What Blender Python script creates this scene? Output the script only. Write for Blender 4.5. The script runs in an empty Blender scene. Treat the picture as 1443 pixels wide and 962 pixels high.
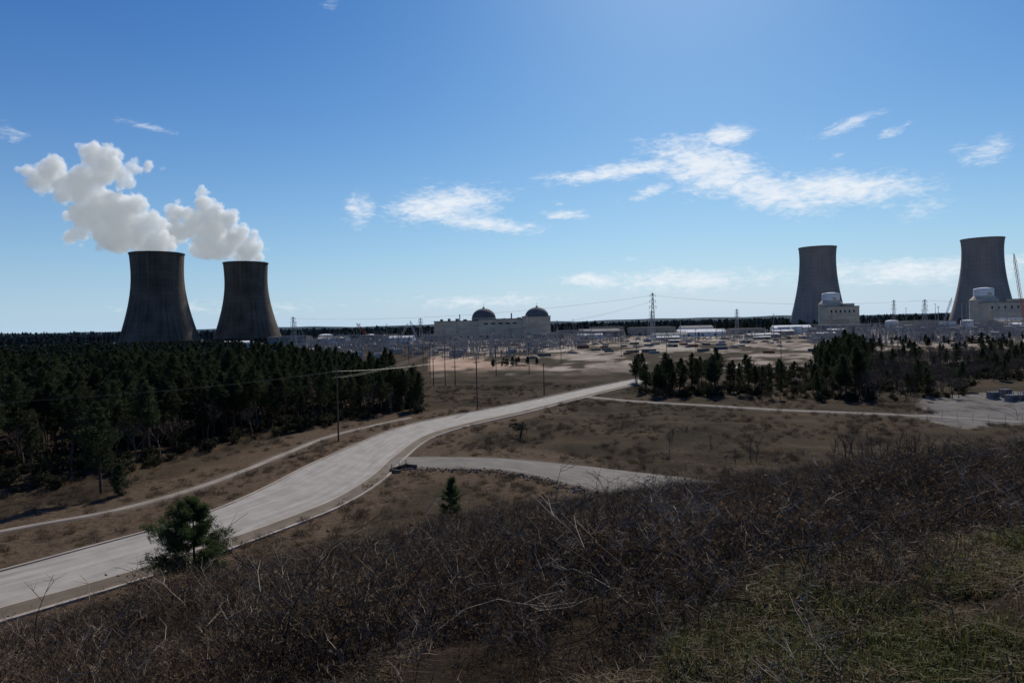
import bpy, math, random
import numpy as np
from mathutils import Vector, Matrix
rnd = random.Random(7)
nr = np.random.default_rng(11)
scene = bpy.context.scene
EYE = 24.0

# ------------------------------------------------------------------ helpers
class MB:
    def __init__(s):
        s.v=[]; s.f=[]; s.m=[]
    def quad(s,a,b,c,d,mi=0):
        n=len(s.v); s.v+= [tuple(a),tuple(b),tuple(c),tuple(d)]; s.f.append((n,n+1,n+2,n+3)); s.m.append(mi)
    def box(s,x0,x1,y0,y1,z0,z1,mi=0):
        n=len(s.v)
        s.v+=[(x0,y0,z0),(x1,y0,z0),(x1,y1,z0),(x0,y1,z0),(x0,y0,z1),(x1,y0,z1),(x1,y1,z1),(x0,y1,z1)]
        for f in ((0,3,2,1),(4,5,6,7),(0,1,5,4),(1,2,6,5),(2,3,7,6),(3,0,4,7)):
            s.f.append(tuple(n+i for i in f)); s.m.append(mi)
    def tube(s,pts,rad,sides=3,mi=0,cap=False):
        n0=len(s.v); k=len(pts)
        for i in range(k):
            p=Vector(pts[i]); 
            d=Vector(pts[min(i+1,k-1)])-Vector(pts[max(i-1,0)])
            if d.length<1e-9: d=Vector((0,0,1))
            d.normalize()
            a=d.cross(Vector((0,0,1)) if abs(d.z)<.9 else Vector((1,0,0))).normalized(); b=d.cross(a)
            r=rad[i] if hasattr(rad,'__len__') else rad
            for j in range(sides):
                t=2*math.pi*j/sides
                q=p+a*(math.cos(t)*r)+b*(math.sin(t)*r)
                s.v.append((q.x,q.y,q.z))
        for i in range(k-1):
            for j in range(sides):
                j2=(j+1)%sides
                s.f.append((n0+i*sides+j,n0+i*sides+j2,n0+(i+1)*sides+j2,n0+(i+1)*sides+j)); s.m.append(mi)
        if cap:
            s.f.append(tuple(n0+(k-1)*sides+j for j in range(sides))); s.m.append(mi)
            s.f.append(tuple(n0+j for j in reversed(range(sides)))); s.m.append(mi)
    def lathe(s,prof,seg=48,c=(0,0),mi=0,cap=False):
        n0=len(s.v)
        for (r,z) in prof:
            for j in range(seg):
                t=2*math.pi*j/seg; s.v.append((c[0]+r*math.cos(t),c[1]+r*math.sin(t),z))
        for i in range(len(prof)-1):
            for j in range(seg):
                j2=(j+1)%seg
                s.f.append((n0+i*seg+j,n0+i*seg+j2,n0+(i+1)*seg+j2,n0+(i+1)*seg+j)); s.m.append(mi)
        if cap:
            s.f.append(tuple(n0+(len(prof)-1)*seg+j for j in range(seg))); s.m.append(mi)
    def tris(s,V,mi=0):
        n=len(s.v); s.v+= [tuple(p) for p in V.tolist()]
        k=len(V)//3
        s.f+= [(n+3*i,n+3*i+1,n+3*i+2) for i in range(k)]; s.m+=[mi]*k
    def mesh(s,name,mats,smooth=False):
        me=bpy.data.meshes.new(name); me.from_pydata(s.v,[],s.f)
        for m in mats: me.materials.append(m)
        me.polygons.foreach_set('material_index',s.m)
        if smooth: me.polygons.foreach_set('use_smooth',[True]*len(s.f))
        me.update(); return me
    def obj(s,name,mats,parent=None,smooth=False,loc=(0,0,0),link=True):
        o=bpy.data.objects.new(name,s.mesh(name,mats,smooth)); o.location=loc
        if link: scene.collection.objects.link(o)
        if parent: o.parent=parent
        return o
def empty(name,loc=(0,0,0)):
    o=bpy.data.objects.new(name,None); o.location=loc; scene.collection.objects.link(o); return o

def nd(nt,t,**k):
    n=nt.nodes.new(t)
    for a,b in k.items(): setattr(n,a,b)
    return n
def mat(name,c1,c2=None,scale=1.0,rough=.9,detail=5,bump=0,stretch=None,metal=0,perobj=0):
    m=bpy.data.materials.new(name); m.use_nodes=True; nt=m.node_tree
    b=nt.nodes['Principled BSDF']; b.inputs['Roughness'].default_value=rough; b.inputs['Metallic'].default_value=metal
    b.inputs['Specular IOR Level'].default_value=.2
    if c2 is None: c2=tuple(min(1,x*.7) for x in c1)
    tc=nd(nt,'ShaderNodeTexCoord'); mp=nd(nt,'ShaderNodeMapping')
    if stretch: mp.inputs['Scale'].default_value=stretch
    nt.links.new(tc.outputs['Object'],mp.inputs['Vector'])
    no=nd(nt,'ShaderNodeTexNoise'); no.inputs['Scale'].default_value=scale; no.inputs['Detail'].default_value=detail
    nt.links.new(mp.outputs[0],no.inputs['Vector'])
    mr=nd(nt,'ShaderNodeMapRange'); mr.inputs[1].default_value=.32; mr.inputs[2].default_value=.68
    nt.links.new(no.outputs['Fac'],mr.inputs[0])
    mx=nd(nt,'ShaderNodeMix',data_type='RGBA'); mx.inputs[6].default_value=(*c1,1); mx.inputs[7].default_value=(*c2,1)
    nt.links.new(mr.outputs[0],mx.inputs[0])
    out=mx.outputs[2]
    if perobj:
        oi=nd(nt,'ShaderNodeObjectInfo'); m2=nd(nt,'ShaderNodeMapRange'); m2.inputs[3].default_value=1-perobj; m2.inputs[4].default_value=1+perobj
        nt.links.new(oi.outputs['Random'],m2.inputs[0])
        hs=nd(nt,'ShaderNodeHueSaturation'); nt.links.new(m2.outputs[0],hs.inputs['Value']); nt.links.new(out,hs.inputs['Color']); out=hs.outputs[0]
    nt.links.new(out,b.inputs['Base Color'])
    if bump:
        bp=nd(nt,'ShaderNodeBump'); bp.inputs['Strength'].default_value=bump; bp.inputs['Distance'].default_value=.3
        nt.links.new(no.outputs['Fac'],bp.inputs['Height']); nt.links.new(bp.outputs[0],b.inputs['Normal'])
    return m
def leafmat(name,c1,c2,scale=.6,trans=.3,var=.3):
    m=mat(name,c1,c2,scale=scale,perobj=var,rough=.8); nt=m.node_tree
    b=nt.nodes['Principled BSDF']; o=nt.nodes['Material Output']
    tr=nd(nt,'ShaderNodeBsdfTranslucent'); ms=nd(nt,'ShaderNodeMixShader'); ms.inputs[0].default_value=trans
    nt.links.new(b.inputs['Base Color'].links[0].from_socket,tr.inputs['Color'])
    nt.links.new(b.outputs[0],ms.inputs[1]); nt.links.new(tr.outputs[0],ms.inputs[2]); nt.links.new(ms.outputs[0],o.inputs['Surface'])
    return m

# ------------------------------------------------------------------ roads (plan coordinates, metres)
def catmull(P,n):
    P=np.array(P,float); P=np.vstack([2*P[0]-P[1],P,2*P[-1]-P[-2]])
    k=len(P)-3; out=[]
    for t in np.linspace(0,k-1e-6,n):
        i=int(t); f=t-i; p0,p1,p2,p3=P[i:i+4]
        out.append(.5*((2*p1)+(-p0+p2)*f+(2*p0-5*p1+4*p2-p3)*f*f+(-p0+3*p1-3*p2+p3)*f**3))
    return np.array(out)
def resample(C,n):
    s=np.concatenate([[0],np.cumsum(np.hypot(*np.diff(C,axis=0).T))]); t=np.linspace(0,s[-1],n)
    return np.stack([np.interp(t,s,C[:,0]),np.interp(t,s,C[:,1])],1)
RL=[(-86,30),(-63,54),(-52.6,68.7),(-47.9,76),(-43.2,83.5),(-40.2,90.5),(-38,102),(-36,120),(-32.8,138),(-28.4,158),(-21.5,174.6),(-5.8,196.5),(9,219),(33,258),(66,305),(120,355)]
RR=[(-77,22),(-54.5,48),(-45.3,60),(-41.5,64.5),(-37.4,70.3),(-33.8,76.8),(-29.3,86),(-25.6,95.4),(-23.3,109),(-22.4,127),(-20,148),(-12.9,165),(2.6,189),(16.5,213),(39,252),(70,298),(122,346)]
RL=resample(catmull(RL,300),240); RR=resample(catmull(RR,300),240)
RC=(RL+RR)/2
SU=[(-24,126),(-17,125.5),(-3.2,122.5),(8.7,116),(19.6,108.4),(29.1,102),(45,92),(70,84)]
SD=[(-24,118),(-15.1,116),(-3,113.0),(4.5,106.4),(12.2,97),(20.3,92),(38,82),(62,74)]
SU=resample(catmull(SU,150),120); SD=resample(catmull(SD,150),120)
FC=resample(catmull([(21,226),(37.8,206),(55,192),(70,179.4),(84.6,171),(96,163.4),(112,150),(135,130)],160),120)
DC=resample(catmull([(-80,66),(-63.4,83.8),(-54,93.4),(-48.2,108.8),(-44.7,132),(-42.0,150),(-35.7,166),(-27.5,181)],160),120)
roadpts=np.vstack([RC[::3],((SU+SD)/2)[::3],FC[::3],DC[::3]])
roadhw=np.concatenate([np.full(len(RC[::3]),7.5),np.full(len(SU[::3]),5.5),np.full(len(FC[::3]),3.),np.full(len(DC[::3]),1.5)])
def roaddist(x,y):
    x=np.atleast_1d(np.asarray(x,float)); y=np.atleast_1d(np.asarray(y,float))
    out=np.full(x.shape,1e3)
    for p,h in zip(roadpts,roadhw):
        out=np.minimum(out,np.hypot(x-p[0],y-p[1])-h)
    return out
def vn(x,y,s,seed=0):
    r=np.random.default_rng(seed); v=0; 
    for i in range(7):
        a=r.uniform(0,6.28); f=r.uniform(.6,1.9)/s; ph=r.uniform(0,6.28)
        v=v+np.sin((x*math.cos(a)+y*math.sin(a))*f*6.28+ph+1.3*np.sin((x*math.sin(a)-y*math.cos(a))*f*3.1+ph*2))
    return v/7*1.6
def hill(x,y):
    yy=np.where(y>0,y,y*.1)
    b=.155-.05*np.tanh(x/15)
    h=22.3-.26*yy+b*x+.35*vn(x,y,14,3)+.15*vn(x,y,5,4)-7e-6*np.clip(x,0,160)**3
    return np.minimum(h,23)
def Hz(x,y,rd=None):
    x=np.asarray(x,float); y=np.asarray(y,float); sh=x.shape
    x=np.atleast_1d(x).ravel(); y=np.atleast_1d(y).ravel()
    r=np.hypot(x,y)
    if rd is None: rd=roaddist(x,y)
    m=np.clip((rd-1)/10,0,1); m=m*m*(3-2*m)
    und=m*(.65*vn(x,y,60,1)+.4*vn(x,y,18,2))*np.clip(1-(r-400)/400,0,1)
    far=np.clip((r-3800)/3200,0,1); far=far*far*(3-2*far)*(40+26*vn(x,y,3500,8)+8*vn(x,y,900,9))
    p=und+far; h=hill(x,y)
    k=2.0; d=np.clip(.5+.5*(h-p)/k,0,1)
    z=p*(1-d)+h*d+k*d*(1-d)*.5
    z=np.where(h-p<-k,p,z)
    return z.reshape(sh)

# ------------------------------------------------------------------ ground
ang=np.concatenate([np.linspace(math.radians(25),math.radians(155),430),np.linspace(math.radians(155),math.radians(385),90)[1:-1]])
rr=np.concatenate([[0.3],np.geomspace(1.2,60,110),np.linspace(60,330,190)[1:],np.geomspace(330,14000,130)[1:]])
A,R=np.meshgrid(ang,rr); X=(R*np.cos(A)); Y=(R*np.sin(A))
xf,yf=X.ravel(),Y.ravel(); RDv=np.full(xf.shape,500.)
near=np.hypot(xf,yf)<420; RDv[near]=roaddist(xf[near],yf[near])
Z=Hz(xf,yf,RDv)
na=len(ang); nrg=len(rr)
me=bpy.data.meshes.new('ground')
idx=np.arange(na*nrg).reshape(nrg,na)
a=idx[:-1,:]; b=idx[1:,:]
F=np.stack([a,np.roll(a,-1,1),np.roll(b,-1,1),b],-1).reshape(-1,4)[:, ::-1]
me.from_pydata(np.stack([xf,yf,Z],1).tolist(),[],F.tolist()+[tuple(idx[0].tolist())])
me.polygons.foreach_set('use_smooth',[True]*len(me.polygons))
u=xf/np.maximum(yf,1)
hmask=np.clip((hill(xf,yf)-0.3)/2,0,1)
sm=lambda e0,e1,v: (lambda t:t*t*(3-2*t))(np.clip((v-e0)/(e1-e0),0,1))
dn_=vn(xf,yf*.45,90,21)+.7*vn(xf,yf*.6,35,22)+.3*vn(xf,yf*.6,14,23)
dirt=sm(.05,.4,dn_+.5*sm(380,750,yf))*sm(300,380,yf)*(1-sm(1150,1400,yf))*sm(-.2,-.08,u)
red=sm(-.3,.1,dn_)*sm(345,395,yf)*(1-sm(520,560,yf))*sm(-.17,-.13,u)*(1-sm(0,.08,u))
dirt=np.maximum(dirt,red*.9)
dirt=np.maximum(dirt,sm(1.6,-.8,RDv)*.3*(1-hmask)*sm(.0,.4,vn(xf,yf,12,5)+.4))
dirt=np.maximum(dirt,sm(1,.6,np.abs((u-.26)/.12))*sm(800,850,yf)*(1-sm(1080,1150,yf)))
lot=sm(3,-3,np.maximum(np.maximum(-(xf-yf*.60-0.0), 148-yf+ (xf-108)*.25), yf-205-(xf-140)*.2))*(xf>95)
dirt=np.maximum(dirt,lot*.7)
fl=np.interp(u,[-1.3,-.757,-.63,-.547,-.4375,-.3375,-.234,-.13],[100,107,108,121,142,160,175,192])
forest=sm(-4,6,yf-fl)*(u<-.12)*(yf>50)*(1-sm(850,1000,yf)); 
bandr=sm(4,-2,np.abs(RDv-4.5)-4)*(1-hmask)*sm(-25,-5,-xf-0)*(yf<200)
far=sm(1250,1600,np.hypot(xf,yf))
dark=sm(.0,.5,vn(xf,yf*.5,55,51)+.5*vn(xf,yf*.6,20,52))*(.35+.65*sm(200,280,yf))*(1-dirt)
green=sm(.25,.42,u)*sm(18,10,np.hypot(xf,yf))*sm(-.5,.3,vn(xf,yf,3,31))
for nme,val in (('dirt',dirt),('redm',red),('lotm',lot),('darkm',dark),('hillm',hmask),('forestm',forest),('farm',far),('bank',bandr),('green',green)):
    at=me.attributes.new(nme,'FLOAT','POINT'); at.data.foreach_set('value',np.ascontiguousarray(val,dtype=np.float32))
gm=bpy.data.materials.new('ground_soil_grass'); gm.use_nodes=True; nt=gm.node_tree; L=nt.links.new
B=nt.nodes['Principled BSDF']; B.inputs['Roughness'].default_value=1; B.inputs['Specular IOR Level'].default_value=.03
tc=nd(nt,'ShaderNodeTexCoord')
def noise(scale,det=8,ro=.6,st=None):
    n=nd(nt,'ShaderNodeTexNoise'); n.inputs['Scale'].default_value=scale; n.inputs['Detail'].default_value=det; n.inputs['Roughness'].default_value=ro
    if st:
        mp=nd(nt,'ShaderNodeMapping'); mp.inputs['Scale'].default_value=st; L(tc.outputs['Object'],mp.inputs[0]); L(mp.outputs[0],n.inputs['Vector'])
    else: L(tc.outputs['Object'],n.inputs['Vector'])
    return n.outputs['Fac']
def mrange(s,a,b,c=0,d=1):
    n=nd(nt,'ShaderNodeMapRange'); L(s,n.inputs[0]); n.inputs[1].default_value=a; n.inputs[2].default_value=b; n.inputs[3].default_value=c; n.inputs[4].default_value=d; return n.outputs[0]
def mix(f,c1,c2):
    n=nd(nt,'ShaderNodeMix',data_type='RGBA')
    if hasattr(f,'links'): L(f,n.inputs[0])
    else: n.inputs[0].default_value=f
    for c,i in ((c1,6),(c2,7)):
        if isinstance(c,tuple): n.inputs[i].default_value=(*c,1)
        else: L(c,n.inputs[i])
    return n.outputs[2]
def attr(nm):
    n=nd(nt,'ShaderNodeAttribute'); n.attribute_name=nm; return n.outputs['Fac']
nf=noise(1.3,10,.7); nm_=noise(.09,8,.65); nl=noise(.02,6,.6)
c=mix(mrange(nf,.35,.65),(.034,.026,.017),(.082,.060,.038))
c=mix(mrange(nm_,.42,.60),c,(.027,.021,.014))
c=mix(mrange(nl,.45,.62,0,.5),c,(.090,.065,.040))
c=mix(attr('darkm'),c,mix(mrange(nf,.4,.6),(.02,.017,.011),(.045,.035,.022)))
c=mix(attr('bank'),c,mix(mrange(nf,.35,.65),(.066,.045,.029),(.13,.092,.061)))
c=mix(attr('hillm'),c,mix(mrange(nf,.35,.65),(.018,.013,.009),(.058,.042,.026)))
c=mix(attr('green'),c,mix(mrange(nf,.35,.65),(.022,.031,.008),(.05,.054,.018)))
c=mix(attr('dirt'),c,mix(mrange(noise(.03,8,.7,(1,.35,1)),.4,.62),(.38,.325,.265),(.16,.125,.095)))
c=mix(attr('redm'),c,mix(mrange(noise(.03,6,.6,(1,.35,1)),.4,.62),(.42,.29,.21),(.22,.15,.105)))
c=mix(attr('lotm'),c,mix(mrange(noise(.2,8,.7),.4,.62),(.20,.185,.165),(.11,.10,.088)))
c=mix(attr('forestm'),c,mix(mrange(nm_,.4,.6),(.03,.022,.014),(.07,.045,.028)))
c=mix(attr('farm'),c,mix(mrange(noise(.004,8,.7),.4,.6),(.03,.052,.066),(.05,.08,.098)))  # far ground: bluish air haze painted into the base colour
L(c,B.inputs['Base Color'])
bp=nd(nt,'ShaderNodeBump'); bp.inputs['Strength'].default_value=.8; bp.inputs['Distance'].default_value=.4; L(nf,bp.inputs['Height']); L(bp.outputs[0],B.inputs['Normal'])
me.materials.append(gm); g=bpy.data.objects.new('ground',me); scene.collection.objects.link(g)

# ------------------------------------------------------------------ road meshes
def concrete_road_mat(name,c1,c2,joint=5.0,jstr=.55,width=12.0,tracks=0):
    m=bpy.data.materials.new(name); m.use_nodes=True; nt=m.node_tree; L=nt.links.new
    b=nt.nodes['Principled BSDF']; b.inputs['Roughness'].default_value=.9; b.inputs['Specular IOR Level'].default_value=.15
    uv=nd(nt,'ShaderNodeUVMap'); uv.uv_map='UVMap'
    sx=nd(nt,'ShaderNodeSeparateXYZ'); L(uv.outputs[0],sx.inputs[0])
    mp=nd(nt,'ShaderNodeMapping'); mp.inputs['Scale'].default_value=(1,.07,1); L(uv.outputs[0],mp.inputs[0])
    n1=nd(nt,'ShaderNodeTexNoise'); n1.inputs['Scale'].default_value=.9; n1.inputs['Detail'].default_value=9; n1.inputs['Roughness'].default_value=.7; L(mp.outputs[0],n1.inputs['Vector'])
    n2=nd(nt,'ShaderNodeTexNoise'); n2.inputs['Scale'].default_value=.22; n2.inputs['Detail'].default_value=10; n2.inputs['Roughness'].default_value=.65; L(uv.outputs[0],n2.inputs['Vector'])
    ad=nd(nt,'ShaderNodeMath',operation='ADD'); L(n1.outputs[0],ad.inputs[0]); L(n2.outputs[0],ad.inputs[1])
    mr=nd(nt,'ShaderNodeMapRange'); mr.inputs[1].default_value=.78; mr.inputs[2].default_value=1.22; L(ad.outputs[0],mr.inputs[0])
    mx=nd(nt,'ShaderNodeMix',data_type='RGBA'); mx.inputs[6].default_value=(*c1,1); mx.inputs[7].default_value=(*c2,1); L(mr.outputs[0],mx.inputs[0])
    out=mx.outputs[2]
    if joint:
        d=nd(nt,'ShaderNodeMath',operation='PINGPONG'); d.inputs[1].default_value=joint/2; L(sx.outputs['Y'],d.inputs[0])
        l=nd(nt,'ShaderNodeMath',operation='LESS_THAN'); l.inputs[1].default_value=.05; L(d.outputs[0],l.inputs[0])
        d2=nd(nt,'ShaderNodeMath',operation='PINGPONG'); d2.inputs[1].default_value=width/4; L(sx.outputs['X'],d2.inputs[0])
        l2=nd(nt,'ShaderNodeMath',operation='LESS_THAN'); l2.inputs[1].default_value=.05; L(d2.outputs[0],l2.inputs[0])
        mm=nd(nt,'ShaderNodeMath',operation='MAXIMUM'); L(l.outputs[0],mm.inputs[0]); L(l2.outputs[0],mm.inputs[1])
        ms=nd(nt,'ShaderNodeMath',operation='MULTIPLY'); ms.inputs[1].default_value=jstr; L(mm.outputs[0],ms.inputs[0])
        m2=nd(nt,'ShaderNodeMix',data_type='RGBA'); L(ms.outputs[0],m2.inputs[0]); L(out,m2.inputs[6]); m2.inputs[7].default_value=(.15,.14,.12,1); out=m2.outputs[2]
    if tracks:
        w=nd(nt,'ShaderNodeMath',operation='SINE'); q=nd(nt,'ShaderNodeMath',operation='MULTIPLY'); q.inputs[1].default_value=2.9; L(sx.outputs['X'],q.inputs[0]); L(q.outputs[0],w.inputs[0])
        mq=nd(nt,'ShaderNodeMapRange'); L(w.outputs[0],mq.inputs[0]); mq.inputs[1].default_value=-1; mq.inputs[3].default_value=0; mq.inputs[4].default_value=tracks
        mw=nd(nt,'ShaderNodeMath',operation='MULTIPLY'); L(mq.outputs[0],mw.inputs[0]); L(n1.outputs[0],mw.inputs[1])
        m3=nd(nt,'ShaderNodeMix',data_type='RGBA'); L(mw.outputs[0],m3.inputs[0]); L(out,m3.inputs[6]); m3.inputs[7].default_value=(.14,.125,.105,1); out=m3.outputs[2]
    L(out,b.inputs['Base Color'])
    bp=nd(nt,'ShaderNodeBump'); bp.inputs['Strength'].default_value=.25; bp.inputs['Distance'].default_value=.05; L(n1.outputs[0],bp.inputs['Height']); L(bp.outputs[0],b.inputs['Normal'])
    return m
def strip(name,Lp,Rp,zo,mats,profL=None,profR=None,across=6):
    n=len(Lp); D=Lp-Rp; W=np.hypot(D[:,0],D[:,1])[:,None]; Nn=D/W
    cols=[];mi=[]
    if profL:
        for (o,h,m_) in reversed(profL): cols.append((Lp+Nn*o,h)); mi.append(m_)
    for k in range(across+1):
        t=k/across; cols.append((Lp*(1-t)+Rp*t, zo+.06*math.sin(math.pi*t))); 
        mi.append(0)
    mi=mi[:-1]
    if profR:
        for (o,h,m_) in profR: cols.append((Rp-Nn*o,h)); mi.append(m_)
    C=(Lp+Rp)/2; s=np.concatenate([[0],np.cumsum(np.hypot(*np.diff(C,axis=0).T))])
    V=[];UV=[]
    for P,h in cols:
        z=Hz(P[:,0],P[:,1])
        off=np.sum((P-Rp)*Nn,1)
        V.append(np.stack([P[:,0],P[:,1],z+h],1)); UV.append(np.stack([off,s],1))
    V=np.stack(V,1); UV=np.stack(UV,1); nc=len(cols)
    me=bpy.data.meshes.new(name); f=[];fm=[]
    for i in range(n-1):
        for k in range(nc-1):
            f.append((i*nc+k,(i+1)*nc+k,(i+1)*nc+k+1,i*nc+k+1)[::-1]); fm.append(mi[k])
    me.from_pydata(V.reshape(-1,3).tolist(),[],f)
    for m in mats: me.materials.append(m)
    me.polygons.foreach_set('material_index',fm)
    uvl=me.uv_layers.new(name='UVMap'); li=np.zeros(len(me.loops),dtype=np.int32); me.loops.foreach_get('vertex_index',li)
    uvl.data.foreach_set('uv',UV.reshape(-1,2)[li].ravel().astype(np.float32))
    o=bpy.data.objects.new(name,me); scene.collection.objects.link(o); return o
m_conc=concrete_road_mat('haul_road_concrete',(.37,.34,.30),(.25,.225,.195),joint=12,jstr=.15,width=25,tracks=.3)
m_curb=concrete_road_mat('curb_concrete',(.40,.345,.28),(.25,.205,.165),joint=0)
m_gut=concrete_road_mat('gutter_concrete_dirty',(.17,.135,.10),(.10,.076,.053),joint=0)
m_grav=concrete_road_mat('gravel_road',(.20,.18,.155),(.10,.088,.075),joint=0,tracks=.4)
m_ditch=concrete_road_mat('channel_concrete',(.30,.26,.215),(.16,.13,.10),joint=0)
strip('concrete_haul_road',RL,RR,.16,[m_conc,m_curb,m_gut],
      profL=[(.05,.16,1),(.07,.30,1),(.5,.30,1),(.55,.05,2),(1.3,.0,2)],
      profR=[(.03,.16,1),(.05,.30,1),(.4,.30,1),(1.3,.10,2),(2.9,.04,2),(2.93,.20,1),(3.4,.20,1),(3.45,-.1,1)])
strip('side_road',SU,SD,.10,[m_grav,m_gut],profL=[(.8,-.1,1)],profR=[(.9,-.1,1)])
fn=np.gradient(FC,axis=0); fn=np.stack([-fn[:,1],fn[:,0]],1)/np.hypot(*fn.T)[:,None]
strip('farm_track',FC+fn*1.6,FC-fn*1.6,.10,[m_grav,m_gut],profL=[(.5,-.1,1)],profR=[(.5,-.1,1)],across=3)
dn=np.gradient(DC,axis=0); dn=np.stack([-dn[:,1],dn[:,0]],1)/np.hypot(*dn.T)[:,None]
strip('drainage_channel',DC+dn*.6,DC-dn*.6,.12,[m_ditch],profL=[(.25,-.1,0)],profR=[(.25,-.1,0)],across=2)

# ------------------------------------------------------------------ scatter by geometry nodes
def scatter(name,P,rot,scl,pick,coll):
    me=bpy.data.meshes.new(name); me.from_pydata(np.asarray(P).tolist(),[],[])
    n=len(P)
    a=me.attributes.new('rot','FLOAT_VECTOR','POINT'); a.data.foreach_set('vector',np.asarray(rot,dtype=np.float32).ravel())
    a=me.attributes.new('scl','FLOAT_VECTOR','POINT'); a.data.foreach_set('vector',np.asarray(scl,dtype=np.float32).ravel())
    a=me.attributes.new('pick','INT','POINT'); a.data.foreach_set('value',np.asarray(pick,dtype=np.int32))
    o=bpy.data.objects.new(name,me); scene.collection.objects.link(o)
    ng=bpy.data.node_groups.new(name+'_gn','GeometryNodeTree')
    ng.interface.new_socket('Geometry',in_out='INPUT',socket_type='NodeSocketGeometry'); ng.interface.new_socket('Geometry',in_out='OUTPUT',socket_type='NodeSocketGeometry')
    gi=ng.nodes.new('NodeGroupInput'); go=ng.nodes.new('NodeGroupOutput'); ip=ng.nodes.new('GeometryNodeInstanceOnPoints'); ci=ng.nodes.new('GeometryNodeCollectionInfo')
    ci.inputs['Collection'].default_value=coll; ci.inputs['Separate Children'].default_value=True; ci.inputs['Reset Children'].default_value=True
    ip.inputs['Pick Instance'].default_value=True
    def na_(nm,t):
        q=ng.nodes.new('GeometryNodeInputNamedAttribute'); q.data_type=t; q.inputs['Name'].default_value=nm
        return next(s for s in q.outputs if s.enabled and s.name=='Attribute')
    ng.links.new(gi.outputs[0],ip.inputs['Points']); ng.links.new(ci.outputs[0],ip.inputs['Instance'])
    ng.links.new(na_('pick','INT'),ip.inputs['Instance Index']); ng.links.new(na_('rot','FLOAT_VECTOR'),ip.inputs['Rotation']); ng.links.new(na_('scl','FLOAT_VECTOR'),ip.inputs['Scale'])
    ng.links.new(ip.outputs[0],go.inputs[0])
    md=o.modifiers.new('scatter','NODES'); md.node_group=ng
    return o
def coll(name,objs):
    c=bpy.data.collections.new(name)
    for i,o in enumerate(objs): c.objects.link(o)
    return c
def scat(name,xy,c,nvar,s0,s1,tilt=0,mul=None,sink=0,zs=None,pick=None):
    n=len(xy); z=Hz(xy[:,0],xy[:,1])-sink
    s=nr.uniform(s0,s1,n)
    if mul is not None: s=s*mul
    rot=np.stack([nr.normal(0,tilt,n),nr.normal(0,tilt,n),nr.uniform(0,6.28,n)],1)
    k=nr.uniform(.85,1.15,n) 
    return scatter(name,np.stack([xy[:,0],xy[:,1],z],1),rot,np.stack([s,s,s*k],1),nr.integers(0,nvar,n) if pick is None else pick,c)

# ------------------------------------------------------------------ vegetation models
m_bark=mat('pine_bark',(.09,.065,.05),(.04,.03,.022),scale=3,bump=.4)
m_need=leafmat('pine_needles',(.050,.063,.024),(.021,.029,.012),scale=.5,trans=.25)
m_needn=leafmat('pine_needles_young',(.085,.12,.035),(.035,.055,.02),scale=.8)
m_needf=leafmat('pine_needles_distant',(.032,.046,.028),(.019,.028,.019),scale=.3,trans=.2)
m_needh=leafmat('pine_needles_hazy',(.042,.064,.072),(.028,.045,.053),scale=.3,trans=.15)  # air haze put into the needle colour: paler and bluer for far trees
m_bare=mat('bare_bark',(.18,.13,.092),(.07,.052,.038),scale=2,perobj=.3)
m_dbark=mat('dark_bark',(.05,.038,.028),(.025,.02,.015),scale=2)
m_twig=mat('dry_twigs',(.128,.088,.052),(.040,.027,.017),scale=1.5,perobj=.55)
m_twl=mat('bleached_twigs',(.42,.34,.25),(.19,.145,.10),scale=1.5,perobj=.3)
m_leafd=leafmat('dead_leaves',(.13,.080,.042),(.045,.029,.017),scale=2,trans=.3,var=.45)
m_grassd=leafmat('dry_grass',(.20,.143,.080),(.08,.054,.030),scale=1.5,trans=.3,var=.4)
m_grassg=leafmat('green_grass',(.062,.076,.018),(.115,.095,.042),scale=1.5,trans=.3,var=.3)
m_bush=leafmat('understory_leaves',(.045,.043,.02),(.022,.023,.012),scale=.8,var=.4)

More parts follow.
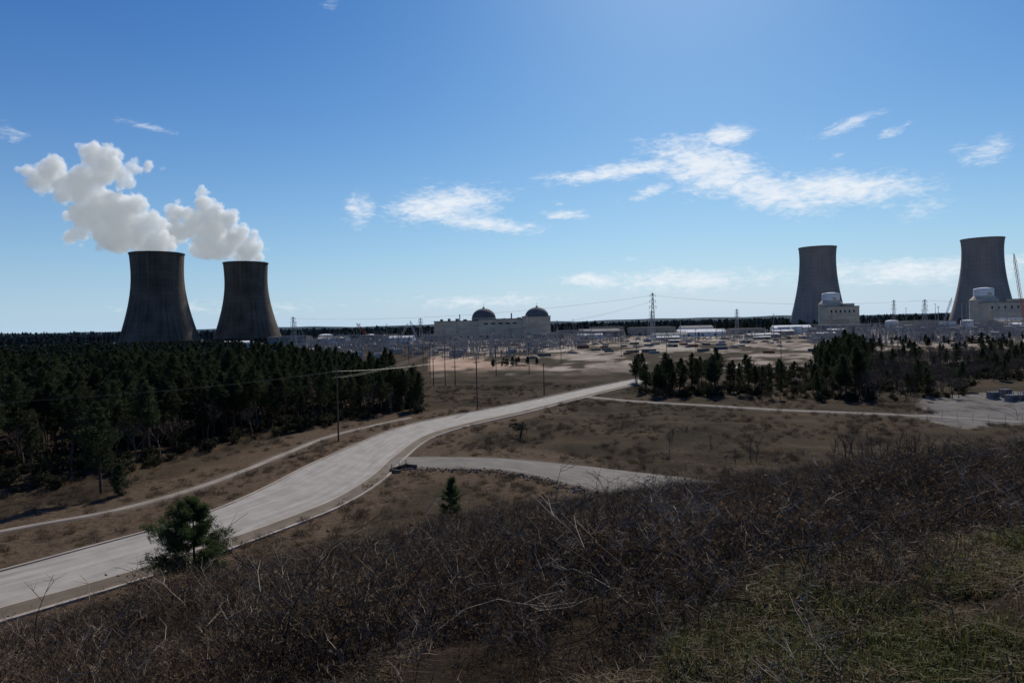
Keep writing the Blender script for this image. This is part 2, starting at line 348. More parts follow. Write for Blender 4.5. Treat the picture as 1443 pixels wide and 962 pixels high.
def tufts(C,K,leaf,width,outd=None,r=None):
    M=len(C); C=np.repeat(np.asarray(C),K,0); n=len(C)
    d=nr.normal(0,1,(n,3)); 
    if outd is not None: d=d+np.repeat(np.asarray(outd),K,0)*.9
    d[:,2]+=.25; d/=np.linalg.norm(d,axis=1)[:,None]
    s=np.cross(d,nr.normal(0,1,(n,3))); s/=np.linalg.norm(s,axis=1)[:,None]
    l=leaf*nr.uniform(.6,1.2,n)[:,None]; w=width*nr.uniform(.7,1.2,n)[:,None]
    C=C+nr.normal(0,(r if r else leaf*.35),(n,3))
    V=np.stack([C-s*w-d*l*.2,C+s*w-d*l*.2,C+d*l],1)
    return V.reshape(-1,3)
def pine(name,h,seed,start=.4,spread=.17,whorl=34,K=12,leaf=.5,wid=.07,step=.55,nm=None,trunkr=.016,tiers=0,off_=.13):
    r=random.Random(seed); m=MB()
    bx=r.uniform(-.03,.03)*h; by=r.uniform(-.03,.03)*h
    tp=lambda t:(bx*t*t+.01*h*math.sin(t*5+seed),by*t*t,h*t)
    ts=[i/9 for i in range(10)]
    m.tube([tp(t) for t in ts],[h*trunkr*(1-.9*t)+.02 for t in ts],7,0)
    C=[];O=[]
    lop=r.uniform(0,6.28)
    for i in range(whorl):
        t=start+(1-start)*((i+r.random())/whorl)**.95
        tt=(t-start)/(1-start)
        if tiers:
            tt=(int(tt*tiers)+.35+r.gauss(0,.10))/tiers; tt=min(.97,max(0,tt)); t=start+(1-start)*tt
            prof=(1-tt)**.75*(.75+.5*min(1,tt*3)); 
        else: prof=(math.sin(math.pi*min(1,.22+tt*.80))**.8)
        ln=h*spread*max(.12,prof)*r.uniform(.55,1.2)*(1+.2*math.cos(i*2.4-lop))
        az=i*2.399+r.uniform(-.5,.5); up=r.uniform(-.05,.35)+.5*tt
        p0=Vector(tp(min(t,.99))); dr=Vector((math.cos(az),math.sin(az),up)).normalized()
        p1=p0+dr*ln*.55; p2=p0+dr*ln+Vector((0,0,ln*.12))
        m.tube([p0,p1,p2],[h*.0035*(1-tt*.5)+.015,h*.0025*(1-tt*.5)+.01,.008],3,0)
        k=max(2,int(ln/step))
        for j in range(k+1):
            f=.35+.65*j/max(1,k)
            p=p0.lerp(p1,f/.55) if f<.55 else p1.lerp(p2,(f-.55)/.45)
            nb=1 if j==k else 2
            for q in range(nb+1):
                off=Vector((r.gauss(0,1),r.gauss(0,1),r.gauss(0,.5)))*(ln*off_)
                C.append(tuple(p+off)); O.append(tuple(dr))
    C.append(tp(1.0)); O.append((0,0,1)); C.append(tp(.97)); O.append((0,0,1)); C.append(tp(.94)); O.append((0,0,1))
    for i in range(5):
        t=start*r.uniform(.45,1); az=r.uniform(0,6.28); p0=Vector(tp(t)); ln=h*r.uniform(.03,.08)
        m.tube([p0,p0+Vector((math.cos(az),math.sin(az),.1))*ln],[.035,.008],3,0)
    m.tris(tufts(C,K,leaf,wid,O),1)
    return m.obj(name,[m_bark,nm or m_need],link=False)
def bare(name,h,seed,depth=4,mt=None,thin=1.0,spread=.5,leafy=0,lm=None,droop=0):
    r=random.Random(seed); m=MB(); tips=[]
    def br(p,d,l,rad,k):
        n=3; pts=[p]; q=p; dd=d
        for i in range(n):
            dd=(dd+Vector((r.gauss(0,.12),r.gauss(0,.12),r.gauss(.05-droop*(depth-k),.08)))).normalized(); q=q+dd*(l/n); pts.append(q)
        m.tube(pts,[rad*(1-.55*i/n) for i in range(n+1)],4 if k==depth else 3,0)
        if k==0:
            tips.append(tuple(q)); return
        c=r.randint(3,5) if k>1 else r.randint(3,4)
        for i in range(c):
            t=r.uniform(.35,1); idx=min(n-1,int(t*n)); s=pts[idx].lerp(pts[idx+1],t*n-idx)
            az=r.uniform(0,6.28); side=Vector((math.cos(az),math.sin(az),r.uniform(-.1,.5)))
            br(s,(dd*(1-spread)+side*spread).normalized(),l*r.uniform(.45,.7),rad*.5,k-1)
    br(Vector((0,0,0)),Vector((0,0,1)),h*.5,h*.013*thin,depth)
    if leafy: m.tris(tufts(tips,leafy,.22,.07),1)
    return m.obj(name,[mt or m_bare,lm or m_leafd],link=False)
def bush(name,h,seed,K=10):
    r=random.Random(seed); m=MB(); C=[]
    for i in range(16):
        az=r.uniform(0,6.28); e=r.uniform(.3,1.3); l=h*r.uniform(.5,1)
        d=Vector((math.cos(az)*math.cos(e),math.sin(az)*math.cos(e),math.sin(e)))
        m.tube([(0,0,0),d*l*.5,d*l],[.03,.02,.006],3,0)
        for j in range(7):
            p=d*l*r.uniform(.3,1.05); C.append((p.x+r.gauss(0,.12*h),p.y+r.gauss(0,.12*h),max(.1,p.z+r.gauss(0,.08*h))))
    m.tris(tufts(C,K,.32,.09),1)
    return m.obj(name,[m_bark,m_bush],link=False)
def brush(name,seed,n=34,h=1.0,rad=.8,leaves=60,light=.15,T=1.0,arch=.12):
    r=random.Random(seed); m=MB()
    for i in range(n):
        a=r.uniform(0,6.28); q=rad*math.sqrt(r.random()); p=Vector((q*math.cos(a),q*math.sin(a),-.05))
        lean=Vector((r.gauss(0,.35+arch),r.gauss(0,.35+arch),1)).normalized(); H=h*r.uniform(.35,1.1); mi=1 if r.random()<light else 0
        pts=[p]; d=lean
        for k in range(5):
            d=(d+Vector((r.gauss(0,.2),r.gauss(0,.2),r.gauss(.05-arch,.12)))).normalized(); pts.append(pts[-1]+d*H/5)
        m.tube(pts,[.007*T,.006*T,.005*T,.004*T,.003*T,.0015*T],3,mi)
        for b in range(r.randint(3,6)):
            k=r.randint(1,4); s=pts[k].lerp(pts[k+1],r.random()); az=r.uniform(0,6.28)
            dd=(d*.6+Vector((math.cos(az),math.sin(az),r.uniform(-.2,.7)))).normalized(); l=H*r.uniform(.2,.45)
            e=s+dd*l*.5; e2=e+(dd+Vector((r.gauss(0,.3),r.gauss(0,.3),r.gauss(0,.3)))).normalized()*l*.5
            m.tube([s,e,e2],[.0035*T,.0028*T,.001*T],3,mi)
            for _ in range(2):
                az=r.uniform(0,6.28); m.tube([e,e+Vector((math.cos(az),math.sin(az),.5))*l*.35],[.002*T,.001*T],3,mi)
    if leaves:
        C=np.stack([nr.normal(0,rad*.55,leaves),nr.normal(0,rad*.55,leaves),nr.uniform(.0,h*.75,leaves)],1)
        m.tris(tufts(C,2,.055,.016),2)
    return m.obj(name,[m_twig,m_twl,m_leafd],link=False)
def grass(name,seed,n=60,h=.4,rad=.35,mt=None,w=.005,lay=.35):
    r=random.Random(seed); V=[]
    for i in range(n):
        a=r.uniform(0,6.28); q=rad*math.sqrt(r.random()); x,y=q*math.cos(a),q*math.sin(a); H=h*r.uniform(.4,1.1)
        az=r.uniform(0,6.28); ln=r.uniform(.1,1)*lay*2; dx,dy=math.cos(az),math.sin(az); sx,sy=-dy*w,dx*w
        mx_,my_,mz=x+dx*H*ln*.35,y+dy*H*ln*.35,H*.6*(1-.4*lay); tx,ty,tz=x+dx*H*ln,y+dy*H*ln,H*max(.08,(1-.6*ln))
        V+=[(x-sx,y-sy,-.03),(x+sx,y+sy,-.03),(mx_+sx,my_+sy,mz)]
        V+=[(x-sx,y-sy,-.03),(mx_+sx,my_+sy,mz),(mx_-sx,my_-sy,mz)]
        V+=[(mx_-sx,my_-sy,mz),(mx_+sx,my_+sy,mz),(tx,ty,tz)]
    m=MB(); m.tris(np.array(V),0); return m.obj(name,[mt or m_grassd],link=False)

pines=[pine('pine_a%d'%i,15+i%3*1.5,100+i,start=[.42,.34,.5,.3,.45,.38][i],spread=[.17,.2,.15,.19,.18,.16][i],whorl=38,K=11,leaf=.55,wid=.075) for i in range(6)]
bares=[bare('bare_a%d'%i,12,200+i,depth=4,thin=1.3) for i in range(3)]
bushes=[bush('bush_a%d'%i,2.6,300+i) for i in range(3)]
c_forest=coll('forest_src',pines+bares+bushes)   # alphabetical: bare 0-2, bush 3-5, pine 6-11
farp=[pine('fpine_%d'%i,16,400+i,start=.15,spread=.24,whorl=16,K=7,leaf=1.5,wid=.5,step=1.6,nm=m_needf) for i in range(4)]
c_far=coll('far_src',farp)
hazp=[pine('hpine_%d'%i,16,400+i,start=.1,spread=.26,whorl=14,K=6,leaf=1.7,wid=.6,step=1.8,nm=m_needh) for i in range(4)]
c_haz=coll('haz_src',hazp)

def lens_pts(n,u0,u1,y0,y1):
    y=np.sqrt(nr.uniform(y0*y0,y1*y1,n)); uu=nr.uniform(u0,u1,n); return np.stack([uu*y,y],1)
def frontY(u): return np.interp(u,[-1.3,-.757,-.63,-.547,-.4375,-.3375,-.234,-.13],[100,107,108,121,142,160,175,192])
P=lens_pts(2500,-1.15,-.135,95,330); uu=P[:,0]/P[:,1]
lim=np.interp(P[:,1],[190,240,330],[-.13,-.15,-.24])
P=P[(P[:,1]>frontY(uu)+3)&(uu<lim)]; uu=P[:,0]/P[:,1]
P=P[~((uu<-.62)&(P[:,1]<128)&(nr.random(len(P))<.6))]; uu=P[:,0]/P[:,1]
hs=np.interp(uu,[-.8,-.6,-.45,-.3,-.22,-.13],[.84,.86,.88,.85,.76,.60])
dd_=P[:,1]-frontY(uu)
pk=np.where(nr.random(len(P))<np.interp(dd_,[0,10,25],[.42,.58,.75]),nr.integers(6,12,len(P)),nr.integers(0,3,len(P)))
scat('pine_forest',P,c_forest,12,.66,1.16,tilt=.03,mul=hs*np.where(pk<3,1.12,1),pick=pk)
P=lens_pts(1800,-1.15,-.135,95,240); uu=P[:,0]/P[:,1]; d=P[:,1]-frontY(uu)
P=P[(d>-1)&(d<40)]
scat('forest_understory',P,c_forest,12,.4,1.2,pick=nr.integers(3,6,len(P)))
P=lens_pts(2600,-1.15,-.22,330,950); uu=P[:,0]/P[:,1]
P=P[(uu<np.interp(P[:,1],[330,500,950],[-.24,-.33,-.42]))]
scat('distant_woods',P,c_far,4,.5,.8)
def clump(n,x0,x1,y0,y1): 
    return np.stack([nr.uniform(x0,x1,n),nr.uniform(y0,y1,n)],1)
P=np.vstack([clump(100,44,80,214,250),clump(10,48,54,255,275)])
P=P[~((P[:,0]>57)&(P[:,0]<61))]
scat('pine_grove',P,c_forest,12,.32,.78,tilt=.03,pick=np.where(nr.random(len(P))<.6,nr.integers(6,12,len(P)),nr.integers(0,6,len(P))))
P=lens_pts(2200,.36,1.15,188,420); uu=P[:,0]/P[:,1]
P=P[~((uu>.66)&(P[:,1]<240))]; uu=P[:,0]/P[:,1]
P=P[(P[:,1]>np.interp(uu,[.36,.5,.68,.8],[205,192,195,235]))]; uu=P[:,0]/P[:,1]
P=P[~((uu<.44)&(nr.random(len(P))<.7))]; uu=P[:,0]/P[:,1]
P=P[~((uu<.44)&(P[:,1]>280))]; uu=P[:,0]/P[:,1]
pk=np.where(nr.random(len(P))<np.interp(uu,[.36,.5,.53,.68,.72,1],[.75,.75,.10,.10,.2,.2]),nr.integers(6,12,len(P)),nr.integers(0,3,len(P)))
hs=np.interp(uu,[.36,.45,.47,.5,.53,1],[.5,.6,.98,.98,.68,.72])*np.where(pk>5,.95,1.15)*np.interp(P[:,1],[190,300,420],[1,.95,.75])
scat('mixed_woodland',P,c_forest,12,.6,1.1,tilt=.03,mul=hs,pick=pk)
P=clump(900,70,240,186,330); uu=P[:,0]/P[:,1]; P=P[(uu>.36)&(P[:,1]>np.interp(uu,[.36,.5,.66,.68,.8],[203,190,193,240,240]))]
P=np.vstack([P,clump(80,44,80,213,245)])
scat('woodland_undergrowth',P,c_forest,12,.4,1.1,pick=nr.integers(3,6,len(P)))
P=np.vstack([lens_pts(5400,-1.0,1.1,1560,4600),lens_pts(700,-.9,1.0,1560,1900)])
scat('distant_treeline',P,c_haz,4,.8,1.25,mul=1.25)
P=np.vstack([lens_pts(420,-.25,.85,1330,1560),lens_pts(14,-.03,.04,380,430),lens_pts(110,.45,.95,450,640),lens_pts(40,.1,.5,950,1250)])
mm=np.where(P[:,1]<440,.3,np.where(P[:,1]<1300,.42,1.1))
scat('distant_woods',P,c_far,4,.6,1.15,mul=mm)

# individual trees
def tree_at(o,name,x,y,rz=0,s=1):
    o.name=name; o.location=(x,y,float(Hz(x,y))-.1); o.rotation_euler=(0,0,rz); o.scale=(s,s,s); scene.collection.objects.link(o)
tree_at(pine('pine_tree',8.2,901,start=.10,spread=.50,whorl=60,K=20,leaf=.42,wid=.03,step=.34,nm=m_needn,tiers=9,off_=.10),'pine_tree',-30.4,64.0)
tree_at(pine('pine_sapling',5.6,902,start=.05,spread=.30,whorl=40,K=18,leaf=.34,wid=.03,step=.28,nm=m_needn,tiers=8,off_=.1),'pine_tree',-8.0,83.5)
tree_at(bare('bt',7.4,903,depth=4,spread=.62,thin=2.6,leafy=5,mt=m_dbark,lm=m_bush,droop=.12),'bare_tree',1.3,146)
tree_at(pine('pe',14,906,start=.3,spread=.2,whorl=44,K=12,leaf=.5,wid=.07),'pine_tree',-63,103)
tree_at(pine('pf',4.5,907,start=.05,spread=.3,whorl=30,K=12,leaf=.4,wid=.05),'pine_tree',-59,101)
sapl=[bare('sapling_%d'%i,5,950+i,depth=3,thin=1.5,spread=.3) for i in range(3)]
cs=coll('sapling_src',sapl)
P=np.vstack([clump(70,50,76,98,120),clump(34,60,84,80,104),clump(8,24,44,112,140)])
scat('bare_saplings',P,cs,3,.5,1.15,tilt=.08)

# brush on the hill
br=[brush('brush_%d'%i,500+i,n=[40,44,34,48,40,34][i],h=[1,.85,1.2,.7,1.0,1.1][i],light=[.12,.28,.08,.18,.05,.34][i],T=1.15,leaves=110) for i in range(6)]
br+=[brush('brusht_%d'%i,520+i,n=9,h=1.8,rad=.9,leaves=10,light=[.5,.25,.7][i],T=1.6,arch=[.15,.3,.38][i]) for i in range(3)]
cb=coll('brush_src',br)
def ring(n,r0,r1,a0=-50,a1=50):
    r=np.sqrt(nr.uniform(r0*r0,r1*r1,n)); a=np.radians(nr.uniform(a0,a1,n)); return np.stack([r*np.sin(a),r*np.cos(a)],1)
P=np.vstack([ring(1500,4.2,25),ring(3300,25,60),ring(7500,60,150)])
d=np.hypot(P[:,0],P[:,1]); hh=hill(P[:,0],P[:,1]); rdp=roaddist(P[:,0],P[:,1])
gz=(P[:,0]/P[:,1]>.3)&(d<11)
keep=(hh>.2)&(rdp>1.5)&(~gz|(nr.random(len(P))<.3))
keep&=~((d<7)&(nr.random(len(P))<.4))
keep&=np.hypot(P[:,0]+30.4,P[:,1]-62)>3.5
P=P[keep]; d=d[keep]
lump=vn(P[:,0],P[:,1],9,71)
mul=np.interp(d,[4,8,25,60,130],[.55,.8,1.0,1.1,1.2])*(1+.4*lump)
pk=np.where(nr.random(len(P))<np.interp(d,[6,25,60],[.26,.18,.07]),nr.integers(6,9,len(P)),nr.integers(0,6,len(P)))
pk=np.where(d<6,nr.integers(0,6,len(P)),pk)
scat('dry_brush',P,cb,9,.65,1.25,tilt=.15,mul=np.clip(mul,.35,2),pick=pk)
gr=[grass('grass_%d'%i,600+i,h=.42,lay=.8) for i in range(3)]+[grass('grassz_%d'%i,620+i,n=90,h=.2,mt=m_grassg,lay=.6) for i in range(2)]
cg=coll('grass_src',gr)
P=np.vstack([ring(1900,3.5,18),ring(2300,18,50),ring(3500,50,130)]); d=np.hypot(P[:,0],P[:,1])
keep=(roaddist(P[:,0],P[:,1])>.8)&(vn(P[:,0],P[:,1],8,72)>-.25); P=P[keep]; d=d[keep]
scat('dry_grass',P,cg,5,.5,1.1,tilt=.1,mul=np.interp(d,[3,20,60,130],[.8,1,1.3,1.6]),pick=nr.integers(0,3,len(P)))
P=ring(3800,3.5,17,14,50); keep=vn(P[:,0],P[:,1],3,31)>-.2; P=P[keep]
scat('green_grass',P,cg,5,.5,1.1,tilt=.1,pick=nr.integers(3,5,len(P)))
# weeds on the plain
P=np.vstack([clump(13000,-80,150,62,270)]); uu=P[:,0]/P[:,1]
lt_=(P[:,0]>P[:,1]*.62)&(P[:,1]>148)
keep=(roaddist(P[:,0],P[:,1])>.8)&(hill(P[:,0],P[:,1])<1)&(~lt_)&(P[:,1]<frontY(uu)+6*(uu<-.13)+200*(uu>-.13)); P=P[keep]
den=vn(P[:,0],P[:,1],40,41)+.5*vn(P[:,0],P[:,1],12,42); P=P[nr.random(len(P))<.35+.6*den]
fb=[grass('ftuft_%d'%i,640+i,n=80,h=.55,rad=.7,w=.02) for i in range(2)]+[brush('fweed_%d'%i,660+i,n=26,h=.9,rad=.8,leaves=160,light=.05,T=1.8) for i in range(4)]
scat('field_weeds',P,coll('field_src',fb),6,.5,1.35,tilt=.1)

# riprap rocks and culvert headwall
m_rock=mat('riprap_rock',(.13,.115,.10),(.04,.036,.031),scale=1.2,perobj=.4)
rocks=[]
for i in range(3):
    m=MB(); r=random.Random(i)
    m.lathe([(.0,-.3),(.45*r.uniform(.7,1.2),-.15),(.5*r.uniform(.7,1.2),.1),(.3*r.uniform(.7,1.2),.33),(.0,.38)],7)
    m.v=[(x*r.uniform(.8,1.2),y*r.uniform(.8,1.2),z*r.uniform(.85,1.15)) for x,y,z in m.v]
    rocks.append(m.obj('rock_%d'%i,[m_rock],link=False))
t=nr.integers(5,100,600); off=nr.normal(1.7,.8,600)
dv=(SD-SU); dv/=np.hypot(*dv.T)[:,None]
P=SD[t]+dv[t]*off[:,None]+nr.normal(0,.4,(600,2))
P=P[roaddist(P[:,0],P[:,1])>-1.5]
scat('riprap_rocks',P,coll('rock_src',rocks),3,.22,.5,tilt=1)
m=MB()
m.box(-2.2,2.2,-.15,.15,-.4,.6); m.box(-2.45,-2.2,-2.0,.2,-.4,.45); m.box(2.2,2.45,-2.0,.2,-.4,.45); m.box(-.7,.7,-.18,-.16,-.2,.4,1)
for k in (-2.0,0,2.0): m.box(k-.05,k+.05,-.05,.05,.6,1.2)
o=m.obj('culvert_headwall',[m_gut,mat('culvert_dark',(.02,.02,.02))],loc=(-19.6,115.0,.1)); o.rotation_euler=(0,0,1.1)

# ------------------------------------------------------------------ cooling towers
def tower_mat(name,c1,c2):
    m=bpy.data.materials.new(name); m.use_nodes=True; nt=m.node_tree; L=nt.links.new
    b=nt.nodes['Principled BSDF']; b.inputs['Roughness'].default_value=.95; b.inputs['Specular IOR Level'].default_value=.1
    tc=nd(nt,'ShaderNodeTexCoord'); sx=nd(nt,'ShaderNodeSeparateXYZ'); L(tc.outputs['Object'],sx.inputs[0])
    at=nd(nt,'ShaderNodeMath',operation='ARCTAN2'); L(sx.outputs[1],at.inputs[0]); L(sx.outputs[0],at.inputs[1])
    cb_=nd(nt,'ShaderNodeCombineXYZ'); a20=nd(nt,'ShaderNodeMath',operation='MULTIPLY'); a20.inputs[1].default_value=26; L(at.outputs[0],a20.inputs[0]); L(a20.outputs[0],cb_.inputs[0])
    z=nd(nt,'ShaderNodeMath',operation='MULTIPLY'); z.inputs[1].default_value=.010; L(sx.outputs[2],z.inputs[0]); L(z.outputs[0],cb_.inputs[2])
    n=nd(nt,'ShaderNodeTexNoise'); n.inputs['Scale'].default_value=1; n.inputs['Detail'].default_value=6; L(cb_.outputs[0],n.inputs['Vector'])
    n2=nd(nt,'ShaderNodeTexNoise'); n2.inputs['Scale'].default_value=.03; n2.inputs['Detail'].default_value=6; L(tc.outputs['Object'],n2.inputs['Vector'])
    ad=nd(nt,'ShaderNodeMath',operation='ADD'); L(n.outputs[0],ad.inputs[0]); L(n2.outputs[0],ad.inputs[1])
    mr=nd(nt,'ShaderNodeMapRange'); mr.inputs[1].default_value=.75; mr.inputs[2].default_value=1.25; L(ad.outputs[0],mr.inputs[0])
    mx=nd(nt,'ShaderNodeMix',data_type='RGBA'); mx.inputs[6].default_value=(*c1,1); mx.inputs[7].default_value=(*c2,1); L(mr.outputs[0],mx.inputs[0])
    w=nd(nt,'ShaderNodeMath',operation='PINGPONG'); w.inputs[1].default_value=4.5; L(sx.outputs[2],w.inputs[0])
    lt=nd(nt,'ShaderNodeMath',operation='LESS_THAN'); lt.inputs[1].default_value=.6; L(w.outputs[0],lt.inputs[0])
    ml=nd(nt,'ShaderNodeMath',operation='MULTIPLY'); ml.inputs[1].default_value=.2; L(lt.outputs[0],ml.inputs[0])
    m2=nd(nt,'ShaderNodeMix',data_type='RGBA'); L(ml.outputs[0],m2.inputs[0]); L(mx.outputs[2],m2.inputs[6]); m2.inputs[7].default_value=(c2[0]*.5,c2[1]*.5,c2[2]*.5,1)
    L(m2.outputs[2],b.inputs['Base Color']); return m
def cooling_tower(x,y,H,rb,rt,rtop,mt,zt=.78,lip=.9):
    e=empty('cooling_tower',(x,y,0)); z0=9.0
    prof=[]
    zth=H*zt; bq=(zth-z0)/math.sqrt((rb/rt)**2-1); bt=(H-zth)/math.sqrt(max((rtop/rt)**2-1,1e-4))
    N=40
    for i in range(N+1):
        z=z0+(H-z0)*i/N; q=(z-zth)/(bq if z<zth else bt); prof.append((rt*math.sqrt(1+q*q),z))
    m=MB(); m.lathe(prof,96); m.lathe([(r-.9,z) for r,z in reversed(prof)],96)
    m.obj('shell',[mt],e,smooth=True)
    m=MB(); R=prof[-1][0]; m.lathe([(R+.05,H-1.6),(R+lip,H-1.4),(R+lip,H+.4),(R-1.2,H+.4),(R-1.2,H-3)],96)
    Rb=prof[0][0]; m.lathe([(Rb+.3,z0-1),(Rb+1.1,z0),(Rb+.9,z0+2),(Rb-1.3,z0+2),(Rb-1.3,z0-1),(Rb+.3,z0-1)],96)
    m.obj('lip_and_ring_beam',[mt],e)
    m=MB(); n=44
    for i in range(n):
        a0=2*math.pi*i/n; 
        for s in (-1,1):
            a1=a0+s*math.pi/n
            m.tube([((Rb+3)*math.cos(a0),(Rb+3)*math.sin(a0),-1),(Rb*math.cos(a1),Rb*math.sin(a1),z0-.5)],.7,4)
    m.obj('raking_columns',[mt],e)
    m=MB(); m.lathe([(Rb+4,-1),(Rb+4,.8),(Rb+6,.8),(Rb+6,-1)],64); m.lathe([(Rb-6,0),(Rb-6,z0-1.5)],64,mi=1); m.obj('basin',[mt,bpy.data.materials.get('fill_dark') or mat('fill_dark',(.03,.03,.03))],e)
    m=MB()
    pts=[((r+.8)*math.cos(-1.1),(r+.8)*math.sin(-1.1),z) for r,z in prof[::2]]
    m.tube(pts,.5,4); m.obj('ladder',[mt],e)
    return e
mt1=tower_mat('tower_concrete_weathered',(.165,.135,.105),(.06,.05,.04))
mt2=tower_mat('tower_concrete_hazy',(.38,.30,.25),(.25,.20,.17))  # right-hand towers: lighter tone has the distance haze painted in
cooling_tower(-636,1234,167,67,43,45,mt1)
cooling_tower(-556,1439,167,68,42.5,44.5,mt1)
cooling_tower(694,1545,183,62,38,39.8,mt2,zt=.86,lip=.5)
cooling_tower(998,1446,183,62,37.5,39.5,mt2,zt=.86,lip=.5)

# ------------------------------------------------------------------ steam plumes (volumes)
sm_=bpy.data.materials.new('steam'); sm_.use_nodes=True; nt=sm_.node_tree; nt.nodes.clear(); L=nt.links.new
out=nd(nt,'ShaderNodeOutputMaterial'); pv=nd(nt,'ShaderNodeVolumePrincipled'); L(pv.outputs[0],out.inputs['Volume'])
pv.inputs['Color'].default_value=(.97,.985,1,1); pv.inputs['Anisotropy'].default_value=.3
pv.inputs['Density Attribute'].default_value=''
at=nd(nt,'ShaderNodeAttribute'); at.attribute_name='density'
tc=nd(nt,'ShaderNodeTexCoord'); no=nd(nt,'ShaderNodeTexNoise'); no.inputs['Scale'].default_value=.034; no.inputs['Detail'].default_value=7; no.inputs['Roughness'].default_value=.66; L(tc.outputs['Object'],no.inputs['Vector'])
m1=nd(nt,'ShaderNodeMath',operation='MULTIPLY_ADD'); L(no.outputs[0],m1.inputs[0]); m1.inputs[1].default_value=4.6; m1.inputs[2].default_value=-2.2
m2=nd(nt,'ShaderNodeMath',operation='ADD'); L(m1.outputs[0],m2.inputs[0]); L(at.outputs['Fac'],m2.inputs[1])
mr=nd(nt,'ShaderNodeMapRange',interpolation_type='SMOOTHSTEP'); L(m2.outputs[0],mr.inputs[0]); mr.inputs[1].default_value=.30; mr.inputs[2].default_value=1.4
gt=nd(nt,'ShaderNodeMapRange'); gt.inputs[1].default_value=.0; gt.inputs[2].default_value=.35; L(at.outputs['Fac'],gt.inputs[0])
m3=nd(nt,'ShaderNodeMath',operation='MULTIPLY'); L(mr.outputs[0],m3.inputs[0]); L(gt.outputs[0],m3.inputs[1])
m4=nd(nt,'ShaderNodeMath',operation='MULTIPLY'); L(m3.outputs[0],m4.inputs[0]); m4.inputs[1].default_value=.10; L(m4.outputs[0],pv.inputs['Density'])
m5=nd(nt,'ShaderNodeMath',operation='MULTIPLY'); L(m3.outputs[0],m5.inputs[0]); m5.inputs[1].default_value=.021; L(m5.outputs[0],pv.inputs['Emission Strength'])  # added glow in place of light scattered repeatedly inside the steam
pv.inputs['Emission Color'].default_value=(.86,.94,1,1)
def plume(name,x,y,z,k,sp,seed):
    r=random.Random(seed); V=[];Rr=[]
    def rd(): return Vector((r.gauss(0,1),r.gauss(0,1),r.gauss(0,1))).normalized()
    for (dx,dz,rad) in sp:
        c0=Vector((dx*k,r.uniform(-.4,.4)*rad*k,dz*k)); V.append(tuple(c0)); Rr.append(rad*k*.85)
        for i in range(11):
            r1=rad*k*r.uniform(.28,.5); c1=c0+rd()*rad*k*r.uniform(.6,.95)
            if c1.z-r1<-2: continue
            V.append(tuple(c1)); Rr.append(r1)
            for j in range(7):
                c2=c1+rd()*r1*r.uniform(.7,1.05)
                if c2.z-r1*.5<-1: continue
                V.append(tuple(c2)); Rr.append(r1*r.uniform(.3,.5))
    me=bpy.data.meshes.new(name); me.from_pydata(V,[],[])
    a=me.attributes.new('rad','FLOAT','POINT'); a.data.foreach_set('value',Rr)
    o=bpy.data.objects.new(name,me); o.location=(x,y,z); scene.collection.objects.link(o)
    ng=bpy.data.node_groups.new(name,'GeometryNodeTree')
    ng.interface.new_socket('Geometry',in_out='INPUT',socket_type='NodeSocketGeometry'); ng.interface.new_socket('Geometry',in_out='OUTPUT',socket_type='NodeSocketGeometry')
    gi=ng.nodes.new('NodeGroupInput'); go=ng.nodes.new('NodeGroupOutput'); mp=ng.nodes.new('GeometryNodeMeshToPoints'); pvn=ng.nodes.new('GeometryNodePointsToVolume'); st=ng.nodes.new('GeometryNodeSetMaterial')
    q=ng.nodes.new('GeometryNodeInputNamedAttribute'); q.data_type='FLOAT'; q.inputs['Name'].default_value='rad'; qs=next(s for s in q.outputs if s.enabled and s.name=='Attribute')
    ng.links.new(gi.outputs[0],mp.inputs[0]); ng.links.new(qs,mp.inputs['Radius']); ng.links.new(mp.outputs[0],pvn.inputs['Points']); ng.links.new(qs,pvn.inputs['Radius'])
    try: pvn.resolution_mode='VOXEL_SIZE'
    except Exception: pvn.inputs['Resolution Mode'].default_value='Size'
    pvn.inputs['Voxel Size'].default_value=3.5; pvn.inputs['Density'].default_value=1
    st.inputs['Material'].default_value=sm_; ng.links.new(pvn.outputs[0],st.inputs[0]); ng.links.new(st.outputs[0],go.inputs[0])
    o.modifiers.new('vol','NODES').node_group=ng; me.materials.append(sm_)
    return o
S1=[(2,20,24),(18,12,14),(-18,18,26),(-14,6,16),(-32,28,28),(-50,32,28),(-66,36,32),(-4,42,20),(-40,56,30),(-70,58,28),(-98,55,26),(-90,82,28),(-108,30,16),(-120,22,10),(-120,92,22),(-102,110,24),(-70,122,28),(-90,142,19),(-62,140,14),(-140,120,22),(-162,112,20),(-176,118,12),(-150,98,12),(-46,112,18),(-28,120,12),(-8,122,10),(12,118,6),(-30,75,12),(-86,100,24),(-190,122,6)]
S2=[(4,20,23),(-4,8,16),(18,10,12),(-30,22,24),(-60,22,20),(-46,46,27),(-8,38,18),(-22,60,17),(-40,68,18),(-56,84,17),(-56,100,11),(-74,66,20),(-96,76,13),(-108,40,18),(-88,48,20),(-100,66,12),(18,24,12),(14,40,8)]
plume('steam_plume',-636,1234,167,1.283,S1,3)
plume('steam_plume',-556,1439,167,1.496,S2,4)

